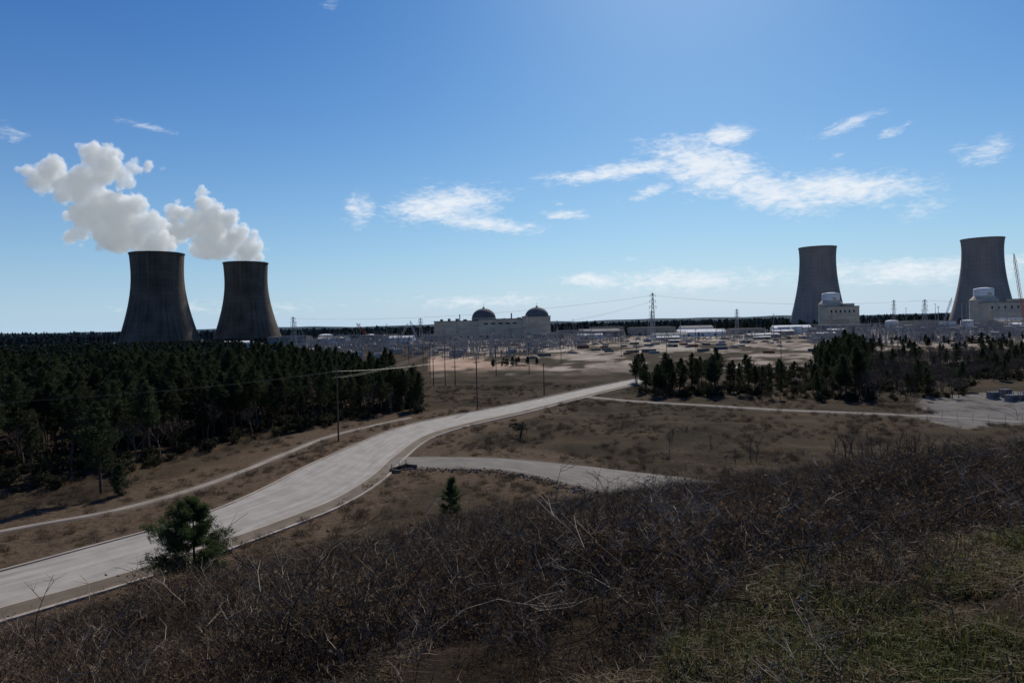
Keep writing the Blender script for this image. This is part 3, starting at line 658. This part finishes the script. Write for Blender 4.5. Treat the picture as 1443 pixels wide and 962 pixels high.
# ------------------------------------------------------------------ plant buildings
m_beige=mat('beige_panel',(.60,.50,.37),(.45,.37,.28),scale=.05,stretch=(1,1,3))
m_dome=mat('dome_concrete',(.17,.16,.15),(.10,.095,.09),scale=.08)
m_white=mat('white_cladding',(.80,.79,.76),(.66,.65,.62),scale=.05)
m_grey=mat('grey_roof',(.22,.21,.20),(.14,.135,.13),scale=.05)
m_win=mat('dark_opening',(.03,.035,.04),(.02,.02,.025),rough=.3)
m_steel=mat('galvanised_steel',(.42,.40,.37),(.24,.23,.215),scale=.2,rough=.6)
m_red=mat('crane_red',(.45,.10,.05),(.35,.08,.04))
m_yel=mat('crane_pale',(.5,.48,.45),(.4,.38,.35))
e=empty('reactor_building',(0,0,0))
m=MB(); Yb=1235
m.box(-140,-60,Yb,Yb+50,-2,33); m.box(-60,20,Yb-4,Yb+50,-2,35); m.box(20,70,Yb-8,Yb+50,-2,38); m.box(-120,-100,Yb-6,Yb,-2,22); m.box(-30,-5,Yb-12,Yb-4,-2,20)
for x0,x1,zz,yy in ((-141,-60,33,Yb-1),(-61,20,35,Yb-5),(19,71,38,Yb-9)): m.box(x0,x1,yy,Yb+51,zz,zz+1.2,1)
m.obj('walls',[m_beige,m_grey],e)
m=MB()
for k in range(17): m.box(-135+k*12,-134.2+k*12,Yb-.6 if k<6 else (Yb-4.6 if k<13 else Yb-8.6),Yb-.01 if k<6 else (Yb-4.01 if k<13 else Yb-8.01),0,31)
m.obj('pilasters',[m_beige],e)
m=MB()
for k in range(8): m.box(-133+k*12+3,-133+k*12+7,Yb-5.2,Yb-.02 if k<6 else Yb-4.02,2,7) if k>=6 else m.box(-133+k*12+3,-133+k*12+7,Yb-.2,Yb-.02,2,7)
for k in range(5): m.box(-50+k*13,-42+k*13,Yb-4.3,Yb-4.05,26,29)
for k in range(3): m.box(26+k*14,32+k*14,Yb-8.3,Yb-8.05,4,9)
m.obj('doors_and_windows',[m_win],e)
for cx in (-51,47):
    m=MB(); pr=[(22,20),(22,38)]+[(22*math.cos(t),38+18*math.sin(t)) for t in np.linspace(.05,math.pi/2-.02,14)]
    m.lathe(pr,48,(cx,Yb+25),cap=True); m.obj('containment_dome',[m_dome],e,smooth=True)
    m=MB(); m.lathe([(22.1,36.5),(22.9,36.6),(22.9,38.3),(22.1,38.4)],48,(cx,Yb+25)); m.box(cx-2,cx+2,Yb+23,Yb+27,55.5,58.5); m.tube([(cx,Yb+25,58),(cx,Yb+25,64)],.25,4)
    m.obj('dome_ring_and_vent',[m_beige],e)
m=MB()
for k in range(14):
    x=-130+k*14; 
    if -80<x<-20 or 20<x<75: continue
    h=rnd.uniform(0,3); m.box(x,x+rnd.uniform(4,9),Yb+8,Yb+18,34,36.5+h)
m.tube([(-95,Yb+20,30),(-95,Yb+20,46)],.9,8); m.tube([(0,Yb+20,30),(0,Yb+20,46)],1.2,8)
m.obj('roof_plant',[m_grey],e)
def shield(cx,cy,bw,ox,flip=1):
    e=empty('shield_building',(cx,cy,0))
    m=MB(); m.lathe([(22,0),(22,50),(21,50.5),(15.5,57)],48); m.obj('shield_wall',[m_beige],e)
    m=MB(); m.lathe([(15.5,57),(15.8,57.1),(15.8,69),(14.5,70.5),(5,72),(0.1,72.2)],40,mi=0); m.box(-3,3,-17.8,-15.6,58,62,1); m.obj('roof_tank',[m_white,m_beige],e,smooth=False)
    m=MB(); m.box(ox-bw/2,ox+bw/2,-38,-12,-2,44); m.box(ox-bw/2+6,ox+bw/2-14,-44,-38.01,-2,30); m.box(ox-bw/2-.6,ox+bw/2+.6,-38.6,-12,44,45.2,1)
    m.box(ox+bw*.1,ox+bw*.38,-34,-16,45.2,50,0)
    m.obj('auxiliary_building',[m_beige,m_grey],e)
    m=MB()
    for k in range(6): m.box(ox-bw/2+5+k*bw/7,ox-bw/2+5+k*bw/7+3,-38.3,-38.02,33,38)
    m.box(ox-5,ox+3,-44.3,-44.02,0,8); m.obj('openings',[m_win],e)
shield(608,1300,58,6); shield(852,1232,80,22)
def shed(name,cx,cy,w,d,h,wall,roof,rz=0,gable=True):
    m=MB(); x,y=w/2,d/2
    m.box(-x,x,-y,y,-1,h)
    if gable:
        r=h+min(w,d)*.14; 
        m.quad((-x-.5,-y-.5,h+.02),(x+.5,-y-.5,h+.02),(x+.5,0,r),(-x-.5,0,r),1); m.quad((x+.5,y+.5,h+.02),(-x-.5,y+.5,h+.02),(-x-.5,0,r),(x+.5,0,r),1)
        m.quad((-x,-y,h),(-x,0,r-.1),(-x,y,h),(-x,0,h),0); m.quad((x,y,h),(x,0,r-.1),(x,-y,h),(x,0,h),0)
    else: m.box(-x-.3,x+.3,-y-.3,y+.3,h,h+.8,1)
    n=max(2,int(w/9))
    for k in range(n):
        xx=-x+(k+.5)*w/n
        if k%4==1: m.box(xx-2,xx+2,-y-.15,-y-.02,0,min(4.5,h*.7),2)
        else: m.box(xx-1.2,xx+1.2,-y-.12,-y-.02,h*.5,h*.5+1.4,2)
    o=m.obj(name,[wall,roof,m_win],loc=(cx,cy,0)); o.rotation_euler=(0,0,rz); return o
m_tan=mat('tan_siding',(.42,.34,.25),(.32,.26,.2),scale=.1)
for (cx,cy,w,d,h,wl,rf,gb) in [(290,1050,70,30,7,m_white,m_white,True),(225,980,50,20,5,m_white,m_grey,True),(330,900,42,14,4,m_tan,m_white,True),(380,1120,60,30,9,m_tan,m_grey,False),
    (255,1250,80,40,14,m_tan,m_grey,False),(350,1300,60,30,11,m_white,m_grey,True),(150,1180,70,30,10,m_grey,m_grey,True),(470,1150,60,30,9,m_white,m_white,True),(205,900,30,10,3.5,m_tan,m_white,True),
    (-230,1180,60,30,12,m_tan,m_grey,False),(-300,1150,50,24,9,m_white,m_grey,True),(-180,1120,40,20,8,m_white,m_white,True),(-390,1200,70,30,12,m_grey,m_grey,False),(-400,1000,40,16,8,m_white,m_white,True),
    (520,1080,70,30,12,m_grey,m_grey,False),(690,1120,60,30,14,m_white,m_grey,False),(770,1050,60,26,12,m_tan,m_grey,True),(730,980,30,16,9,m_white,m_white,True),(120,1060,40,16,6,m_white,m_white,True),(400,1010,30,14,6,m_tan,m_white,True),(560,1180,36,24,20,m_tan,m_grey,False),(940,1150,70,30,16,m_tan,m_grey,False),(300,820,20,6,3,m_tan,m_white,True),(345,800,16,6,3,m_tan,m_grey,True),
    (180,760,12,4,3,m_grey,m_white,True),(150,640,10,4,2.8,m_tan,m_grey,True),(240,700,12,4,2.8,m_tan,m_grey,True),(410,900,30,10,4,m_tan,m_white,True),(455,960,26,12,7,m_grey,m_white,True),(620,1040,50,22,16,m_tan,m_grey,False),(820,1120,44,22,18,m_white,m_grey,False),(580,1010,26,12,7,m_white,m_grey,True),
    (60,1120,50,20,9,m_grey,m_grey,False),(-120,1150,60,20,10,m_tan,m_grey,False),(180,1300,60,30,16,m_tan,m_grey,False),(-340,1080,36,18,14,m_grey,m_grey,False)]:
    shed('warehouse_building',cx,cy,w,d,h,wl,rf,rnd.uniform(-.15,.15),gb)
for (cx,cy,r,h) in [(430,1080,9,11),(452,1085,9,11),(-330,1210,12,14),(640,1150,10,16),(-255,1230,8,12),(740,1110,9,14),(900,1130,8,14)]:
    m=MB(); m.lathe([(r,-1),(r,h),(r+.3,h),(r+.3,h+.5),(r*.5,h+1.6),(.1,h+2)],32); m.tube([(r+.4,0,0),(r+.4,0,h+1)],.2,4); m.obj('storage_tank',[m_white],loc=(cx,cy,0))

# switchyard gantries
def gantry(name,w,h,bays,peaks=True,T=.38):
    m=MB()
    for b in range(bays+1):
        x=-w*bays/2+b*w
        for sx_,sy_ in ((-.6,-.6),(.6,-.6),(.6,.6),(-.6,.6)): m.tube([(x+sx_*1.6,sy_*1.6,-.5),(x+sx_*.7,sy_*.7,h)],T*.45,4)
        n=int(h/2.2)
        for i in range(n):
            z=i*h/n; z2=(i+1)*h/n; s=1 if i%2 else -1; f=.96-(.54*i/n); f2=.96-(.54*(i+1)/n)
            m.tube([(x-s*f,-f,z),(x+s*f2,-f2,z2)],T*.28,3); m.tube([(x-f,s*f,z),(x-f2,-s*f2,z2)],T*.28,3)
        if peaks: m.tube([(x,0,h),(x,0,h+4)],T*.4,4)
    x0=-w*bays/2
    for sy_,zz in ((-.5,h-1.2),(.5,h-1.2),(-.5,h),(.5,h)): m.tube([(x0,sy_,zz),(-x0,sy_,zz)],T*.42,4)
    n=int(w*bays/2)
    for i in range(n):
        xb=x0+(i+1)*w*bays/n; m.tube([(x0+i*w*bays/n,-.5,h-1.2 if i%2 else h),(xb,-.5,h if i%2 else h-1.2)],T*.28,3)
    for b in range(bays):
        for k in (.2,.5,.8):
            x=x0+(b+k)*w; m.tube([(x,0,h-1.2),(x,0,h-4)],.22,4,1)
            m.tube([(x,-7,0),(x,-7,4.5),(x,-7,7)],[.35,.3,.2],5,0); m.tube([(x,-7,6.5),(x,3,6.5)],.1,3,0)
            m.tube([(x,-10,0),(x,-10,3.5)],.25,4,0); m.box(x-.6,x+.6,-10.6,-9.4,3.5,4.6,1)
    return m.obj(name,[m_steel,mat('insulator_'+name,(.25,.18,.15))],link=False)
gl=[gantry('gantry_a',16,14,1),gantry('gantry_b',14,17,2),gantry('gantry_c',18,11,1,False)]
m=MB(); m.box(-4,4,-2.5,2.5,0,5.5); m.box(-5.5,-4.1,-2,2,1,5); m.box(4.1,5.5,-2,2,1,5)
for k in (-2.4,0,2.4): m.tube([(k,0,5.5),(k,0,8.5)],[.45,.2],6,1)
gl.append(m.obj('gantry_d',[m_steel,m_tan],link=False))
m=MB(); m.tube([(0,0,0),(0,0,24)],[.35,.15],6); m.tube([(-1.2,0,22),(1.2,0,22)],.12,4); gl.append(m.obj('gantry_e',[m_steel],link=False))
cgn=coll('gantry_src',gl)
def yard(ys,ufn,dx,seed,r0,r1,sc=1):
    P=[];pk=[];r=random.Random(seed)
    for yy in ys:
        a_,b_=ufn(yy)
        for xx in range(int(a_*yy),int(b_*yy),dx):
            if r.random()<.12: continue
            P.append((xx+r.uniform(-9,9),yy+r.uniform(-12,12))); pk.append(r.choice([0,0,1,1,2,2,3,4,4]))
    P=np.array(P); n=len(P)
    scatter('electrical_substation',np.stack([P[:,0],P[:,1],np.zeros(n)-.3],1),np.stack([np.zeros(n),np.zeros(n),np.where(nr.random(n)<.7,r0,r1)],1),np.ones((n,3))*nr.uniform(.65,1.05,(n,1))*sc,pk,cgn)
yard(range(500,990,24),lambda y:(-.31,.05+.00025*(y-530)),23,1,.12,1.69)
yard(range(560,1000,26),lambda y:(.45,1.0),27,2,-.2,1.3,.95)
yard(range(760,1100,45),lambda y:(.06,.46),40,3,.1,1.6,.75)

# lattice pylons
def pylon(x,y,h,arms=3,w=5.5,T=.3):
    m=MB(); f=lambda z:w*(1-z/h)**1.1*.5+.5
    n=12; zs=[h*i/n for i in range(n+1)]
    for sx_,sy_ in ((1,1),(1,-1),(-1,1),(-1,-1)): m.tube([(sx_*f(z),sy_*f(z),z) for z in zs],T*.7,4)
    for i in range(n):
        a_,b_=f(zs[i]),f(zs[i+1])
        for q in (-1,1):
            m.tube([(-a_,q*a_,zs[i]),(b_,q*b_,zs[i+1])],T*.4,3); m.tube([(a_,q*a_,zs[i]),(-b_,q*b_,zs[i+1])],T*.4,3)
            m.tube([(q*a_,-a_,zs[i]),(q*b_,b_,zs[i+1])],T*.4,3)
    for k in range(arms):
        z=h*(.96-.11*k); l=2.6+.4*k
        for s in (-1,1):
            m.tube([(0,0,z+1.2),(s*l,0,z)],T*.5,3); m.tube([(0,0,z-.4),(s*l,0,z)],T*.5,3); m.tube([(s*l,0,z),(s*l,0,z-2.5)],.22,4)
    return m.obj('transmission_pylon',[m_steel],loc=(x,y,0))
pylon(145,700,54,w=4.0,T=.26); pylon(460,760,42,T=.25); pylon(-262,820,40,T=.25); pylon(640,900,46); pylon(205,1000,40); pylon(330,1000,40); pylon(560,1000,48,T=.28); pylon(-120,900,36); pylon(20,960,38)
m_wood=mat('pole_wood',(.12,.09,.065),(.06,.046,.034),scale=2)
def upole(x,y,h,arms=1,rz=0):
    m=MB(); m.tube([(0,0,-.5),(0,0,h)],[.2,.12],8,0,True)
    for k in range(arms):
        z=h-.6-k*1.6; m.box(-1.3,1.3,-.16,-.06+.0,z-.08,z+.08,0)
        for q in (-1.2,-.45,.45,1.2): m.tube([(q,-.11,z+.081),(q,-.11,z+.35)],[.06,.04],6,1)
        m.tube([(-.8,-.11,z-.09),(0,-.13,z-.8)],.03,4); m.tube([(.8,-.11,z-.09),(0,-.13,z-.8)],.03,4)
    o=m.obj('utility_pole',[m_wood,m_steel],loc=(x,y,float(Hz(x,y)))); o.rotation_euler=(0,0,rz); return o
poles=[(-37.7,146,15.5),(-10.4,196,15.7),(10.5,231,11),(-32,275,17),(-27.5,277,18),(-23,272,16),(-16,300,16),(-8,330,15),(8,330,15),(60,330,17),(95,420,18),(-40,330,17),(-55,420,18),(30,420,16),(-70,460,17),(75,470,18),(140,520,18)]
for i,(x,y,h) in enumerate(poles): upole(x,y,h,1+i%2,[1.2,.9,.6][i] if i<3 else rnd.uniform(-.4,1.2))
m_wire=mat('wire_dark',(.05,.05,.05),(.03,.03,.03),rough=.5)
def wires(name,spans,off=(-1.2,0,1.2),r=.02,sag=.03):
    m=MB()
    for a_,b_ in spans:
        a_=Vector(a_); b_=Vector(b_); d=(b_-a_); L_=d.length; n_=Vector((-d.y,d.x,0)).normalized()
        for o_ in off:
            m.tube([tuple(a_+d*t+n_*o_-Vector((0,0,4*L_*sag*t*(1-t)))) for t in np.linspace(0,1,15)],r,3)
    return m.obj(name,[m_wire])
wires('power_line',[((-160,88,13.5),(-95,100,14)),((-95,100,14),(-37.7,146,15)),((-37.7,146,15),(-10.4,196,15.4)),((-10.4,196,15.4),(10.5,231,10.8)),((-37.7,146,13.6),(-27.5,277,17))],r=.011,sag=.015)
wires('transmission_line',[((-262,820,38),(145,700,51)),((145,700,51),(460,760,41)),((460,760,41),(900,800,46)),((145,700,45),(-30,560,18)),((145,700,40),(205,1000,38))],off=(-3,3),r=.05,sag=.02)
upole(-95,100,14.5,1,1.0); upole(-160,88,14,1,1.0)
wires('power_line',[((70,300,17),(130,330,19)),((130,330,19),(260,340,19)),((60,330,16.5),(130,330,18))],r=.025,sag=.015)
upole(130,330,19.5,2); 
for (x,y,h) in [(330,860,30),(250,1010,26),(600,960,34),(520,900,34),(560,930,30),(690,950,36),(-90,880,30),(-200,900,30),(60,900,28),(820,980,40),(480,980,34),(540,870,38),(580,880,38),(400,840,26),(-150,820,28),(-30,860,30),(120,860,26),(640,960,40),(660,1000,40),(-240,760,32),(-60,740,28),(500,800,34),(740,900,38),(-10,1000,34),(90,1000,30),(180,900,28)]:
    m=MB(); m.tube([(0,0,0),(0,0,h)],[.45,.2],6); m.box(-1.2,1.2,-.3,.3,h,h+.5); m.obj('light_mast',[m_steel],loc=(x,y,0))
def crane(x,y,base,tip,mt,T=1.0):
    e=empty('crawler_crane',(x,y,0)); a_=Vector(base); b_=Vector(tip); d=(b_-a_); L_=d.length; dn_=d.normalized(); s_=dn_.cross(Vector((0,1,0))).normalized()*T; t_=Vector((0,T,0))
    m=MB(); n=int(L_/4)
    for q in ((1,1),(1,-1),(-1,1),(-1,-1)): m.tube([a_+(s_*q[0]+t_*q[1])*.3,a_+d*.1+s_*q[0]+t_*q[1],a_+d*.9+s_*q[0]+t_*q[1],b_],.22*T,4)
    for i in range(n):
        p=a_+d*(.08+.84*i/n); p2=a_+d*(.08+.84*(i+1)/n); k=1 if i%2 else -1
        m.tube([p+s_*k-t_,p2-s_*k-t_],.13*T,3); m.tube([p+s_*k+t_,p2-s_*k+t_],.13*T,3)
    m.obj('boom',[mt],e)
    m=MB(); m.box(-3,3,-2,2,2.2,5.5); m.box(-4,4,-3.4,-2.2,0,2); m.box(-4,4,2.2,3.4,0,2); m.box(-6,-3.01,-1.8,1.8,2.4,4.6); m.obj('crawler_body',[mt],e)
    m=MB(); m.tube([b_,(b_.x,b_.y,b_.z-L_*.35)],.08,3); m.tube([b_,(-6,0,5)],.08,3); m.obj('cables',[m_steel],e)
crane(752,1000,(0,0,5),(-16,0,112),m_red,1.3)
crane(700,1110,(0,0,5),(16,0,52),m_yel,1.0)
crane(-205,1000,(0,0,5),(-22,0,32),m_red,1.2); crane(-170,1030,(0,0,5),(14,0,30),m_yel,1.1); crane(-140,1010,(0,0,5),(-10,0,34),m_yel,1.1)
cols=[(.6,.6,.6),(.05,.05,.06),(.3,.02,.02),(.03,.06,.2)]
cars=[]
for i,cc in enumerate(cols):
    mcar=mat('car_paint_%d'%i,cc,cc,rough=.3); m=MB()
    m.box(-2.2,2.2,-.9,.9,.35,.95,0); n=len(m.v)
    m.v+=[(-1.5,-.85,.951),(1.1,-.85,.951),(1.1,.85,.951),(-1.5,.85,.951),(-1.1,-.7,1.5),(.5,-.7,1.5),(.5,.7,1.5),(-1.1,.7,1.5)]
    for f in ((0,1,5,4),(1,2,6,5),(2,3,7,6),(3,0,4,7),(4,5,6,7)): m.f.append(tuple(n+q for q in f)); m.m.append(1 if f!=(4,5,6,7) else 0)
    for wx in (-1.35,1.35):
        for wy in (-.92,.72): m.tube([(wx,wy,.34),(wx,wy+.2,.34)],.34,10,2,True)
    cars.append(m.obj('car_%d'%i,[mcar,m_win,m_wire],link=False))
P=[(x+rnd.uniform(-.3,.3),y) for y in (845,880,930,955) for x in range(170,330,4) if rnd.random()<.65]
P=np.array(P,float); n=len(P)
scatter('parked_cars',np.stack([P[:,0],P[:,1],Hz(P[:,0],P[:,1])+.02],1),np.tile([0,0,1.57],(n,1)),np.ones((n,3)),nr.integers(0,4,n),coll('cars_src',cars))
# storage containers and spoil heaps spread over the construction yard
cont=[]
for i,cc in enumerate([(.26,.10,.06),(.36,.35,.33),(.08,.12,.17),(.22,.19,.15)]):
    mc=mat('container_paint_%d'%i,cc,tuple(q*.7 for q in cc),scale=.6); m=MB(); m.box(-6,6,-1.2,1.2,.15,2.6,0)
    for k in range(24): m.box(-5.85+k*.5,-5.6+k*.5,-1.26,-1.201,.3,2.45,0)
    m.box(-6.05,6.05,-1.28,1.28,2.601,2.7,0); m.box(-6.05,6.05,-1.28,1.28,0,.149,1); cont.append(m.obj('cont_%d'%i,[mc,m_steel],link=False))
for i in range(2):
    m=MB(); m.lathe([(7,-.5),(5.5,.8),(3.2,2.2),(1.2,3),(0.05,3.2)],16); r=random.Random(i); m.v=[(x*r.uniform(.85,1.15),y*r.uniform(.85,1.15),z*r.uniform(.85,1.15)) for x,y,z in m.v]
    cont.append(m.obj('heap_%d'%i,[mat('spoil_heap_%d'%i,(.28,.21,.15),(.15,.11,.08),scale=.5)],link=False,smooth=True))
P=np.vstack([lens_pts(80,.02,.46,480,900),lens_pts(40,-.15,.05,560,1000),lens_pts(40,.45,.85,480,900)]); n=len(P)
scatter('construction_materials',np.stack([P[:,0],P[:,1],Hz(P[:,0],P[:,1])],1),np.stack([np.zeros(n),np.zeros(n),nr.uniform(-.8,.8,n)],1),np.ones((n,3))*nr.uniform(.5,1,(n,1)),nr.integers(0,6,n),coll('cont_src',cont))
def transformer(x,y,rz):
    m=MB(); m.box(-1.3,1.3,-.9,.9,.3,2.0,0); m.box(-1.5,1.5,-1.1,1.1,0,.3,1)
    for k in range(7): m.box(-1.2+k*.36,-1.12+k*.36,-1.35,-.91,.5,1.8,0)
    for k in (-.8,0,.8): m.tube([(k,0,2.0),(k,0,2.9)],[.14,.06],6,1)
    o=m.obj('transformer',[m_grey,m_steel],loc=(x,y,float(Hz(x,y)))); o.rotation_euler=(0,0,rz)
for (x,y) in [(136,186),(140,188),(144,190),(148,193),(138,196),(143,198)]: transformer(x,y,.2)
m=MB(); FP=resample(catmull([(96,158),(110,146),(122,152),(138,170),(160,205)],60),34)
for p in FP: z=float(Hz(p[0],p[1])); m.tube([(p[0],p[1],z),(p[0],p[1],z+2.1)],.04,5)
for h in (.2,1.1,2.05): m.tube([(p[0],p[1],float(Hz(p[0],p[1]))+h) for p in FP],.018,3)
m.obj('chain_link_fence',[m_steel])

# ------------------------------------------------------------------ sky, sun, camera
SE,SA=math.radians(38),math.radians(15)
w=bpy.data.worlds.new('World'); scene.world=w; w.use_nodes=True; nt=w.node_tree; L=nt.links.new
bg=nt.nodes['Background']; sky=nd(nt,'ShaderNodeTexSky'); sky.sky_type='NISHITA'; sky.sun_disc=False; sky.sun_elevation=SE; sky.sun_rotation=SA; sky.altitude=500; sky.air_density=1.0; sky.dust_density=.6; sky.ozone_density=2.5
STR=.085
bg.inputs['Strength'].default_value=STR
tc=nd(nt,'ShaderNodeTexCoord'); sx=nd(nt,'ShaderNodeSeparateXYZ'); L(tc.outputs['Generated'],sx.inputs[0])
def M(op,a,b=None,c=None):
    n=nd(nt,'ShaderNodeMath',operation=op)
    for i,v in enumerate((a,b,c)):
        if v is None: continue
        if hasattr(v,'links'): L(v,n.inputs[i])
        else: n.inputs[i].default_value=v
    return n.outputs[0]
# film-like contrast of the clear sky: deeper blue overhead
sc_=nd(nt,'ShaderNodeSeparateColor'); L(sky.outputs[0],sc_.inputs[0])
r0=M('MULTIPLY',M('POWER',M('MULTIPLY',sc_.outputs[0],STR),1.7),.78/STR)
g0=M('MULTIPLY',M('POWER',M('MULTIPLY',sc_.outputs[1],STR),1.3),.88/STR)
b0=M('MULTIPLY',M('POWER',M('MULTIPLY',sc_.outputs[2],STR),.92),.96/STR)
cc_=nd(nt,'ShaderNodeCombineColor'); L(r0,cc_.inputs[0]); L(g0,cc_.inputs[1]); L(b0,cc_.inputs[2])
az=M('MULTIPLY',M('ARCTAN2',sx.outputs[0],sx.outputs[1]),57.2958); el=M('MULTIPLY',M('ARCSINE',sx.outputs[2]),57.2958)
hz=M('MULTIPLY',M('EXPONENT',M('DIVIDE',M('MAXIMUM',el,0.0),-8.0)),.9)
hm=nd(nt,'ShaderNodeMix',data_type='RGBA'); L(hz,hm.inputs[0]); L(cc_.outputs[0],hm.inputs[6]); hm.inputs[7].default_value=(.47/STR,.64/STR,.81/STR,1)
cx=nd(nt,'ShaderNodeCombineXYZ'); L(az,cx.inputs[0]); L(el,cx.inputs[1])
def cn(scale,st,det=9,ro=.6,rot=0,dist=0):
    mp=nd(nt,'ShaderNodeMapping'); mp.inputs['Scale'].default_value=st; mp.inputs['Rotation'].default_value=(0,0,rot); L(cx.outputs[0],mp.inputs[0])
    n=nd(nt,'ShaderNodeTexNoise'); n.inputs['Scale'].default_value=scale; n.inputs['Detail'].default_value=det; n.inputs['Roughness'].default_value=ro; n.inputs['Distortion'].default_value=dist; L(mp.outputs[0],n.inputs['Vector']); return n.outputs[0]
n1=cn(.35,(1,2.2,1),rot=.25,dist=1.0); n2=cn(1.1,(1,3.2,1),rot=.15,dist=.6)
nn=M('ADD',M('MULTIPLY',M('SUBTRACT',n1,.5),2.4),M('MULTIPLY',M('SUBTRACT',n2,.5),1.8))
tot=None
for (a0,e0,sa,se,rt,st) in [(-5.2,10.0,5.2,1.7,.12,1.7),(-2.0,8.4,5.5,.8,-.1,1.35),(-12.3,9.5,1.5,1.5,.5,1.35),(9.5,12.3,7.5,.8,.1,1.55),(16.2,12.0,5.2,2.3,-.35,1.75),(17.5,14.2,2.4,1.0,.0,1.5),(20.5,9.9,5.0,1.7,-.3,1.65),(25.5,9.5,7.0,1.5,-.05,1.6),
     (14,3.3,10,1.1,-.03,1.4),(7.5,3.7,4.5,.7,0,1.4),(31,3.2,9,1.2,0,1.4),(-2,2.1,9,.7,0,1.1),(26.3,14.1,3,.6,.25,1.0),(34.9,11,3.2,1.0,.15,.95),(4.6,9,2.8,.5,-.05,1.2),(28.8,13.0,1.9,.45,.3,.9),(-27.7,14.9,2.8,.3,-.1,.85),(31.2,7.7,2.4,1.1,.2,.9),(-14,24.5,1.2,.6,.5,.7),(12,10.6,3.2,.6,.3,1.2),(-36,13.5,1.8,.8,-.2,.8),(4,10,1.2,.4,0,1.0),(10,5.2,1,.25,0,.9),(-22,1.9,9,.7,0,1.0),(25.5,11.9,1.2,.35,0,.9)]:
    dx=M('SUBTRACT',az,a0); dy=M('SUBTRACT',el,e0); c_,s_=math.cos(rt),math.sin(rt)
    px=M('DIVIDE',M('ADD',M('MULTIPLY',dx,c_),M('MULTIPLY',dy,s_)),sa); py=M('DIVIDE',M('SUBTRACT',M('MULTIPLY',dy,c_),M('MULTIPLY',dx,s_)),se)
    g_=M('MULTIPLY',M('EXPONENT',M('MULTIPLY',M('ADD',M('POWER',M('ABSOLUTE',px),2),M('POWER',M('ABSOLUTE',py),2)),-.9)),st)
    tot=g_ if tot is None else M('MAXIMUM',tot,g_)
cm=M('ADD',tot,M('MULTIPLY',nn,.85))
r_=nd(nt,'ShaderNodeMapRange',interpolation_type='SMOOTHSTEP'); L(cm,r_.inputs[0]); r_.inputs[1].default_value=.5; r_.inputs[2].default_value=1.9
gate=nd(nt,'ShaderNodeMapRange'); L(tot,gate.inputs[0]); gate.inputs[1].default_value=.02; gate.inputs[2].default_value=.5
cf=M('MULTIPLY',M('MULTIPLY',r_.outputs[0],gate.outputs[0]),.9)
mx=nd(nt,'ShaderNodeMix',data_type='RGBA'); L(cf,mx.inputs[0]); L(hm.outputs[2],mx.inputs[6]); mx.inputs[7].default_value=(.86/STR,.90/STR,.95/STR,1)
L(mx.outputs[2],bg.inputs['Color'])
sl=bpy.data.lights.new('sun','SUN'); sl.energy=4.3; sl.angle=math.radians(.5); sl.color=(1,.94,.84)
so=bpy.data.objects.new('sun',sl); scene.collection.objects.link(so)
S=Vector((math.sin(SA)*math.cos(SE),math.cos(SA)*math.cos(SE),math.sin(SE))); so.rotation_euler=(-S).to_track_quat('-Z','Y').to_euler(); so.location=S*500
cam=bpy.data.cameras.new('camera'); cam.lens=24; cam.sensor_width=36; cam.clip_end=40000; cam.clip_start=.1
co=bpy.data.objects.new('camera',cam); scene.collection.objects.link(co)
co.matrix_world=Matrix.Translation((0,0,EYE))@Matrix.Rotation(math.radians(90-1.37),4,'X')@Matrix.Rotation(math.radians(-1.32),4,'Z')
scene.camera=co
scene.view_settings.view_transform='Standard'; scene.view_settings.look='None'; scene.view_settings.exposure=0
